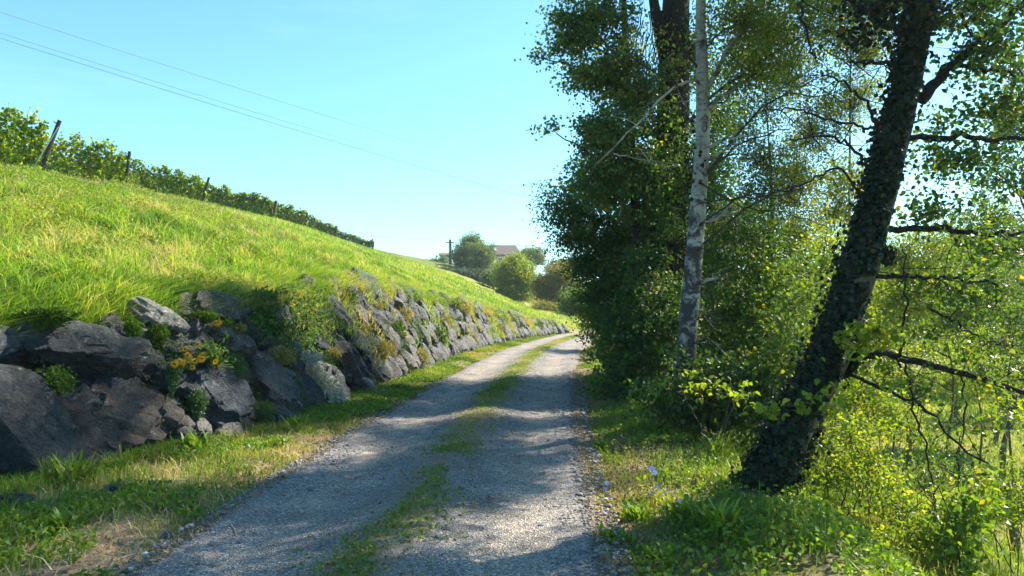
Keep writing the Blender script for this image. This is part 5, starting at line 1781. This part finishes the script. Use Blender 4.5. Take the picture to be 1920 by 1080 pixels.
cushion(85, 730, 70, 60, 'creeper_leaf', 'dull green weeds growing over the large left boulder', 324, .03, 900, proud=.02)

r = RS(329)
n = 60000
si = 5 + 36 * r.rand(n) ** 1.5
hi = r.rand(n) ** .8 * (HWf(si) + .1)
sl_ = (XW(si + .3) - XW(si - .3)) / .6
cc_ = np.sqrt(1 + sl_ ** 2)
nin = np.column_stack([-1 / cc_, sl_ / cc_, si * 0])
q = np.column_stack([XW(si), si, si * 0]) + nin * (hi * .55)[:, None]
q[:, 2] = hi
outv = nrm(-nin + np.array([0, 0, .55]))
msk = fbm(q * 2.1, 327, 3) + .10 * (hi / (HWf(si) + .1))
k = (msk > .60) & (si > 6.5)
q, outv, si = q[k], outv[k], si[k]
q = q + outv * r.uniform(-.05, .15, (len(q), 1))
v, f = leaf_geo(q, .030 + .0012 * si, r, 4, .6, .5, .6)
tag(mesh('crevice_weeds', v, f, M['creeper_leaf'], var=np.clip(r.normal(.5, .25, len(f)), 0, .97)), kind='stuff')
n = 20000
y = 6 + 34 * r.rand(n) ** 1.4
hh_ = (1 - r.rand(n) ** 1.6 * .8) * HWf(y)
s_ = (XW(y + .2) - XW(y - .2)) / .4
x = XW(y) - (.55 * hh_ - .16) * np.sqrt(1 + s_ * s_)
k = fbm(np.column_stack([x, y]) * 1.5, 328, 3) + .12 * hh_ / np.maximum(HWf(y), .1) > .635
k &= (y > 9)
x, y, hh_ = x[k], y[k], hh_[k]
grass('dry_grass', x, y, r.uniform(.06, .16, len(x)), .006 + .0005 * y, M['grass_hill'], r, 2, 1.2, vbias=.3, zf=lambda a, b: hh_, leanx=.7)

cushion(640, 560, 60, 40, 'creeper_leaf', 'green tuft at the wall top left of the tallest pale rock', 325, .04, 900)
cushion(745, 600, 26, 34, 'sedum_leaf', 'dry olive tuft high on the wall below the flower tuft', 326, .035, 900, name='stonecrop')
cushion(690, 582, 36, 18, 'sedum_leaf', 'yellowish stonecrop under the tallest pale rock', 331, .03, 700, name='stonecrop')
cushion(795, 690, 30, 30, 'silver_leaf', 'small grey-green tuft at the wall foot', 332, .05, 500, name='silver_plant', spiky=True)
cushion(430, 625, 26, 18, 'sedum_leaf', 'orange-yellow stonecrop on the reddish boulder', 333, .03, 500, name='stonecrop')
cushion(228, 640, 34, 60, 'creeper_leaf', 'light green trailing weeds right of the grey slab', 334, .032, 1000)
cushion(305, 720, 26, 60, 'cushion_leaf', 'dark moss strip on the right side of the brown boulder', 335, .03, 900)
cushion(60, 615, 130, 40, 'creeper_leaf', 'shady green weeds draping the wall top at the left edge', 336, .04, 2200)
cushion(840, 575, 40, 24, 'creeper_leaf', 'green tuft on the wall top farther along', 337, .05, 700)
cushion(830, 610, 24, 40, 'sedum_leaf', 'pale dry tuft between the far boulders', 338, .045, 700, name='stonecrop')
cushion(930, 615, 30, 20, 'sedum_leaf', 'yellow-green tuft near the low end of the wall', 339, .06, 500, name='stonecrop')

# ivy-like creeper hanging over the wall top
r = RS(330)
C = []
for k in range(6500):
    px = r.normal(522, 42); py = r.normal(598, 34) + (px - 520) * .25
    if py > 672 or py < 535: continue
    s, h = wall_at(px, py) if False else (0, 0)
    C.append((px, py))
C = np.array(C)
dd2 = None
pts = []
for (px, py) in C:
    k = np.argmin((_wpx[::2, ::2] - px) ** 2 + (_wpy[::2, ::2] - py) ** 2)
    pts.append(_W[::2, ::2].reshape(-1, 3)[k])
pts = np.array(pts) + r.normal(size=(len(pts), 3)) * .05
ot = wall_pt(10.5, 1)[2]
clump = vn(pts * 4.5, 6)
pts = pts[clump > .34]
pts = pts + ot * (.10 + .12 * r.rand(len(pts), 1))
v, f = leaf_geo(pts, .05, r, 6, .4, .5, .85, normal=ot * .8)
ivy = mesh('creeper', v, f, M['creeper_leaf'], var=np.clip(r.normal(.5, .24, len(f)), 0, .97), origin=pts.mean(0))
tag(ivy, 'leafy green creeper hanging over the wall top above the tan slab', 'creeper')


def coneflower(px, py, seed, label, nf, spread, leaves=160):
    r = RS(seed)
    c, tg, ot, up = wall_plant_base(px, py + 16, .04)
    root = empty('coneflower', c, label, 'flower', 'yellow coneflowers on the wall')
    g = Geo(); pet = []; eyes = Geo(); pv = []
    for k in range(nf):
        t = P(px + r.normal() * spread, py + r.normal() * spread * .45, c[1] - .18 + r.normal() * .06)
        g.tube(path([c, (c + t) / 2 + r.normal(size=3) * .03, t], 7), .004, 4, cap=False)
        fn = nrm(np.array([[r.normal() * .4, -.9, .5 + r.normal() * .3]]))[0]
        b1 = nrm(np.cross(fn, [0, 0, 1.])[None])[0]; b2 = np.cross(fn, b1)
        R = .046 * r.uniform(.8, 1.2)
        for q in range(11):
            a = q / 11 * 2 * math.pi
            o = b1 * math.cos(a) + b2 * math.sin(a)
            s_ = np.cross(fn, o)
            pet.append(np.array([t + o * .006, t + o * R * .6 + s_ * .008, t + o * R - fn * .008, t + o * R * .6 - s_ * .008]))
            pv.append(r.rand())
        ev, ef = ICO[1]
        eyes.add(ev * np.array([.009, .009, .009]) + t + fn * .006, ef)
    g.build('stems', M['stalk'], root)
    mesh('petals', np.concatenate(pet), np.arange(len(pet) * 4).reshape(-1, 4), M['petal_yellow'], root, var=pv)
    eyes.build('flower_eyes', M['flower_eye'], root)
    pos = c + r.normal(size=(leaves, 3)) * np.array([spread * .0042, .06, spread * .0035]) + np.array([0, -.06, 0])
    v, f = leaf_geo(pos, .06, r, 6, .8, .3, .4)
    mesh('leaves', v, f, M['weed'], root, var=np.clip(r.normal(.3, .15, leaves), 0, .9))


coneflower(372, 668, 341, 'largest clump of yellow coneflowers on the boulder wall', 13, 24, 260)
coneflower(327, 680, 342, 'small clump of yellow coneflowers left of the largest clump', 6, 9, 60)
coneflower(407, 686, 343, 'three yellow coneflowers in front of the green cushion', 3, 11, 20)
coneflower(404, 606, 344, 'single tall yellow coneflower under the rusty boulder', 3, 5, 50)


def tuft(px, Y, n, ln, w, mat, label, seed, name='grass_tuft', group='leafy tufts on the verges', arch=.8, cat='grass tuft', x=None):
    r = RS(seed)
    c = Gp(px, Y, 0)
    a = r.uniform(0, 2 * math.pi, n)
    L = ln * r.uniform(.6, 1.15, n)
    d = np.column_stack([np.cos(a), np.sin(a), np.zeros(n)])
    s_ = np.column_stack([-np.sin(a), np.cos(a), np.zeros(n)]) * w
    ar = arch * r.uniform(.5, 1.2, n)
    P_ = []
    b = c + d * .02 + r.normal(size=(n, 3)) * np.array([.05, .05, 0])
    ts = [0, .3, .6, .85, 1.0]
    for t in ts:
        P_.append(b + d * (L * ar * t ** 1.5 * .7)[:, None] + np.array([0, 0, 1.]) * (L * (t - .45 * ar * t ** 2.6))[:, None])
    ww = [.6, 1, .9, .5, .03]
    v = np.stack([q for k in range(5) for q in (P_[k] - s_ * ww[k] / 2, P_[k] + s_ * ww[k] / 2)], 1).reshape(-1, 3)
    k = np.arange(n)[:, None] * 10
    f = np.concatenate([k + np.array([2 * j, 2 * j + 1, 2 * j + 3, 2 * j + 2]) for j in range(4)])
    var = np.clip(r.normal(.5, .2, n), 0, .95)
    o = mesh(name, v, f, M[mat], var=np.tile(var, 4), origin=c)
    tag(o, label, cat, group)


tuft(148, 6.35, 70, .34, .020, 'grass_verge', 'arching strap-leaved tuft at the foot of the largest left boulder', 351)
tuft(105, 6.4, 40, .30, .014, 'grass_verge', 'upright narrow-leaved tuft left of the strap-leaved tuft', 352, arch=.4)
tuft(120, 5.0, 40, .17, .028, 'weed', 'broad-leaved weed in the lower left corner', 353, name='broadleaf_weed', cat='weed')
tuft(230, 7.0, 60, .30, .012, 'grass_verge', 'grass tuft against the brown boulder', 354)
tuft(560, 9.2, 40, .26, .030, 'weed', 'bright weed at the wall foot right of the small pale stone', 355, name='broadleaf_weed', cat='weed')
tuft(370, 7.8, 60, .28, .035, 'weed', 'dark leafy weed below the blue-grey boulder', 356, name='broadleaf_weed', cat='weed')
tuft(1150, 5.0, 34, .13, .026, 'weed', 'bright broad-leaved weed at the right road edge nearest the camera', 357, name='broadleaf_weed', cat='weed')
tuft(1130, 8.1, 44, .18, .026, 'weed', 'sunlit weed on the right road edge ahead of the chicory', 358, name='broadleaf_weed', cat='weed')
tuft(1190, 5.5, 40, .16, .028, 'weed', 'glossy broad-leaved weed left of the chicory stems', 359, name='broadleaf_weed', cat='weed')
tuft(1350, 5.0, 50, .30, .03, 'grass_verge', 'tall grass tuft before the leaning trunk', 360)
tuft(1290, 5.4, 50, .20, .020, 'weed', 'leafy weed right of the chicory stems', 361, name='broadleaf_weed', cat='weed')
tuft(1340, 7.6, 70, .40, .012, 'grass_verge', 'long grass tuft in the shade behind the leaning trunk foot', 362)
tuft(1235, 4.6, 40, .14, .026, 'weed', 'dark broad-leaved weed at the bottom right of the road', 363, name='broadleaf_weed', cat='weed')


def chicory(px, Y, seed, label, heads):
    r = RS(seed)
    b = Gp(px, Y, 0)
    root = empty('chicory', b, label, 'wildflower', 'blue chicory on the right verge')
    g = Geo(); pet = []; pv = []
    for (hx, hy) in heads:
        t = P(hx, hy, Y - .05)
        m = (b + t) / 2 + r.normal(size=3) * .03
        g.tube(path([b, m, t], 8), .0035, 4, cap=False)
        fn = nrm(np.array([[r.normal() * .4, -.8, .6]]))[0]
        b1 = nrm(np.cross(fn, [0, 0, 1.])[None])[0]; b2 = np.cross(fn, b1)
        R = .024
        for q in range(12):
            a = q / 12 * 2 * math.pi
            o = b1 * math.cos(a) + b2 * math.sin(a)
            s_ = np.cross(fn, o)
            pet.append(np.array([t, t + o * R * .8 + s_ * .006, t + o * R, t + o * R * .8 - s_ * .006])); pv.append(r.rand())
    g.build('stems', M['stalk'], root)
    mesh('petals', np.concatenate(pet), np.arange(len(pet) * 4).reshape(-1, 4), M['petal_blue'], root, var=pv)


chicory(1240, 6.2, 371, 'tall chicory stem with blue flowers left of the leaning trunk', [(1222, 878), (1228, 886), (1232, 914), (1225, 924), (1242, 924)])
chicory(1272, 5.7, 372, 'lower chicory stem with one pale blue flower', [(1271, 945), (1277, 940)])
chicory(1140, 6.4, 373, 'small chicory at the gravel edge with two blue flowers', [(1138, 906), (1135, 918)])


def loose_stone(px, py, wpx, hpx, tone, label, seed):
    r = RS(seed)
    Y = 6.0
    for _ in range(8):
        p = P(px, py, Y)
        z = float(GZf(p[0:1], p[1:2])[0])
        Y *= (CAM_H - z) / max(CAM_H - p[2], .05)
    p = P(px, py, Y)
    w, h = wpx * Y / FPX, hpx * Y / FPX
    v, f = rock_shape(r, 4, (w, w * .8, h * 1.2))
    o = mesh('loose_stone', v + p + np.array([0, 0, h * .15]), f, M['rock'], smooth=True, sharp=30, origin=p)
    o.color = (*tone, 1)
    tag(o, label, 'stone', 'loose stones on the verge')


loose_stone(58, 914, 26, 18, (.42, .38, .31), 'small round pale stone under the left boulders', 381)
loose_stone(213, 918, 44, 18, (.10, .12, .14), 'flat blue-grey stone behind the strap-leaved tuft', 382)
loose_stone(312, 1008, 26, 14, (.12, .15, .19), 'small blue-grey stone at the left edge of the gravel', 383)
loose_stone(30, 940, 60, 22, (.10, .10, .10), 'small half buried grey stone in the grass before the left boulders', 384)


def fallen_twig(pts, label, seed):
    r = RS(seed)
    W = []
    for (px, py) in pts:
        Y = 5.
        for _ in range(8):
            p = P(px, py, Y); z = float(GZf(p[0:1], p[1:2])[0]) + .012
            Y *= (CAM_H - z) / max(CAM_H - p[2], .05)
        W.append(P(px, py, Y))
    o = Geo().tube(path(W, 14), np.linspace(.005, .003, 14), 5).build('fallen_twig', M['twig_pale'], origin=W[0])
    tag(o, label, 'twig', 'dry twigs on the road')


fallen_twig([(200, 1072), (215, 1052), (240, 1042), (268, 1034)], 'curved pale twig at the lower left road edge', 391)
fallen_twig([(434, 985), (440, 994), (443, 1003)], 'short pale twig lying on the left wheel track', 392)

# ------------------------------------------------------------------ thin summer haze round the whole scene
hz, N, L, out = new_mat('haze_air')
pv = N.new('ShaderNodeVolumePrincipled')
pv.inputs['Color'].default_value = (.80, .92, 1.0, 1)
pv.inputs['Density'].default_value = HAZE
pv.inputs['Anisotropy'].default_value = .2
L.new(pv.outputs[0], out.inputs['Volume'])
lo = float(gv[:, 2].min()) - 1
g = Geo().box((0, 500, (lo + 32) / 2), (3300, 4300, 32 - lo))
tag(g.build('haze', hz), kind='stuff')
